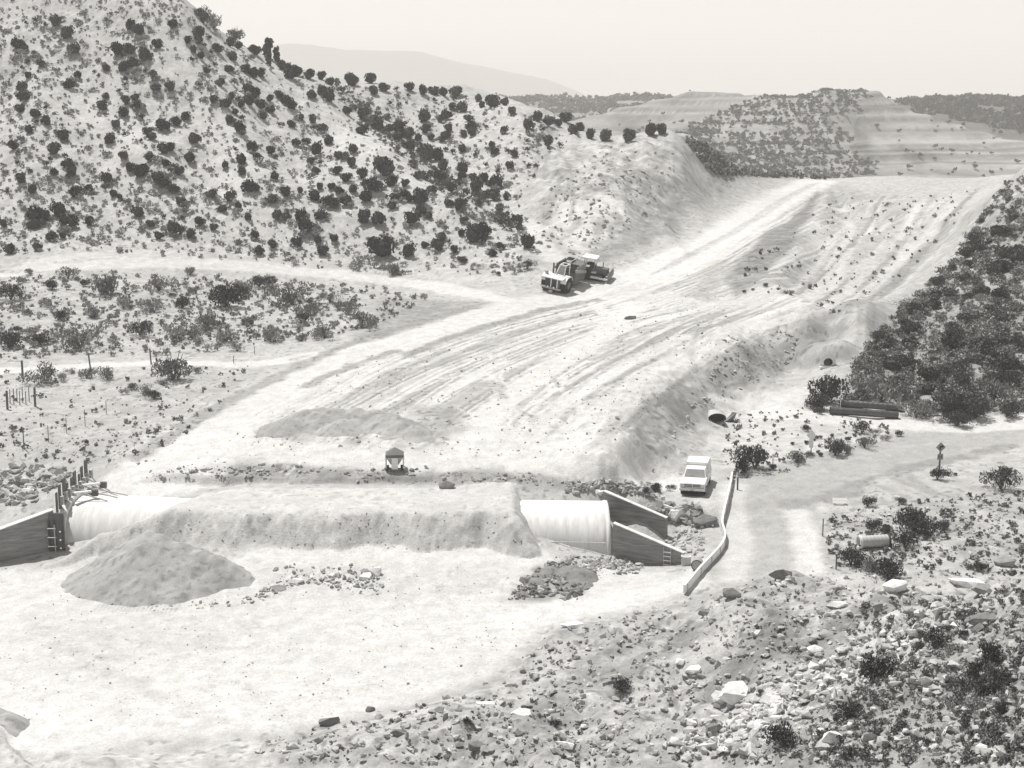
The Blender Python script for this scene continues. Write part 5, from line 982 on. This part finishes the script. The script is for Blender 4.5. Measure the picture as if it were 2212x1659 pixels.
# white barrier along the pit side of the road
bar = [(1581,1036),(1577,1062),(1570,1092),(1563,1122),(1560,1146),(1566,1168),(1560,1190),(1540,1214),(1512,1244),(1478,1285)]
pts = [gp(u, v) for u, v in bar]; o = empty('roadside_barrier', pts[0]); tag(o, 'long white board barrier curving along the pit side of the road', 'barrier')
ln = line(bar, 5); L3 = [Vector((x, y, float(hgt(x, y)))) for x, y in ln]; V = []; Fq = []
for k, q in enumerate(L3):
    d = (L3[min(k+1, len(L3)-1)] - L3[max(k-1, 0)]); d.z = 0; d.normalize(); nn = Vector((-d.y, d.x, 0)) * .07; b0 = q - pts[0]
    V += [b0 - nn + Vector((0,0,.12)), b0 + nn + Vector((0,0,.12)), b0 + nn + Vector((0,0,.66)), b0 - nn + Vector((0,0,.66))]
for k in range(len(L3) - 1):
    for i in range(4): Fq.append((k*4+i, k*4+(i+1) % 4, k*4+4+(i+1) % 4, k*4+4+i))
Fq += [(0,1,2,3), tuple(len(V) - 1 - i for i in range(4))]
MB().add(V, Fq).build('rail', M_white, o)
for k in range(0, len(L3), 4):
    q = L3[k] - pts[0]; MB().box(q.x - .09, q.x + .09, q.y - .09, q.y + .09, q.z - .3, q.z + .58).build('post', M_woodp, o)
# posts
def post(u, v, h, w, m, lab, lean=0.0, name='fence_post', cat='post', group=None):
    p = gp(u, v); o = MB().bar((0, 0, -.3), (lean * h, 0, h), w).build(name, m, loc=p); return tag(o, lab, cat, group)
post(49, 812, 1.5, .16, M_wood, 'thick dark fence post at the left end of the white track')
post(196, 797, 1.6, .12, M_wood, 'leaning dark fence post between two bushes on the white track', -.1)
post(327, 787, 1.6, .12, M_wood, 'dark forked fence post against the big pale bush', -.06)
post(505, 785, .8, .06, M_wood, 'short thin stake right of the big pale bush on the track')
post(550, 765, .8, .05, M_wood, 'faint thin stake near the end of the white track')
for u, v, h in ((105,955,1.4),(144,935,1.3),(184,920,1.4),(230,895,1.2)): post(u, v, h, .045, M_wood, {105: 'first thin wire stake beside the dead bush', 144: 'second thin wire stake up from the dead bush', 184: 'third thin wire stake up from the dead bush', 230: 'last thin wire stake nearest the haul road'}[u], 0, 'wire_stake', 'stake', 'thin stakes of the old wire fence')
post(52, 970, 1.6, .07, M_wood, 'short dark post standing in the dead brush')
d_ = [(16,884),(22,872),(30,874),(37,868),(43,876),(49,870),(56,874),(63,868),(76,878)]
o = empty('picket_fence', gp(45, 876)); tag(o, 'broken row of dark pickets at the left edge', 'fence'); b0 = o.location
for k, (u, v) in enumerate(d_):
    q = gp(u, v) - b0; w = .16 if k in (0, 8) else .06; MB().bar((q.x, q.y, q.z - .3), (q.x + .03, q.y, q.z + (1.65 if k in (0, 8) else 1.2 + .12 * (k % 3))), w).build('picket', M_wood, o)
post(1593, 1058, 1.0, .12, M_wood, 'dark post at the far end of the white barrier')
post(1777, 1158, 1.3, .07, M_wood, 'thin dark stake on the right edge of the gravel road')
post(1806, 1230, 1.1, .08, M_wood, 'thin dark stake above the dark bush by the road edge')
post(1669, 1012, .9, .09, M_white, 'short white marker post on the island by the left bush', 0, 'marker_post')
post(1607, 925, .5, .07, M_white, 'tiny white marker on the upper road edge', 0, 'marker_post') if False else None
# ------------------------------------------------------------------ haze: one closed box of air
hm = bpy.data.materials.new('air'); hm.use_nodes = True; nt = hm.node_tree; nt.nodes.clear(); ou = nt.nodes.new('ShaderNodeOutputMaterial'); pv = nt.nodes.new('ShaderNodeVolumePrincipled')
pv.inputs['Density'].default_value = HAZE; pv.inputs['Color'].default_value = (.97, .96, .94, 1); pv.inputs['Anisotropy'].default_value = 0.0; nt.links.new(pv.outputs[0], ou.inputs['Volume'])
tag(MB().box(-9500, 9500, -40, 12000, -62, 236).build('haze', hm), None, None, None, 'stuff')
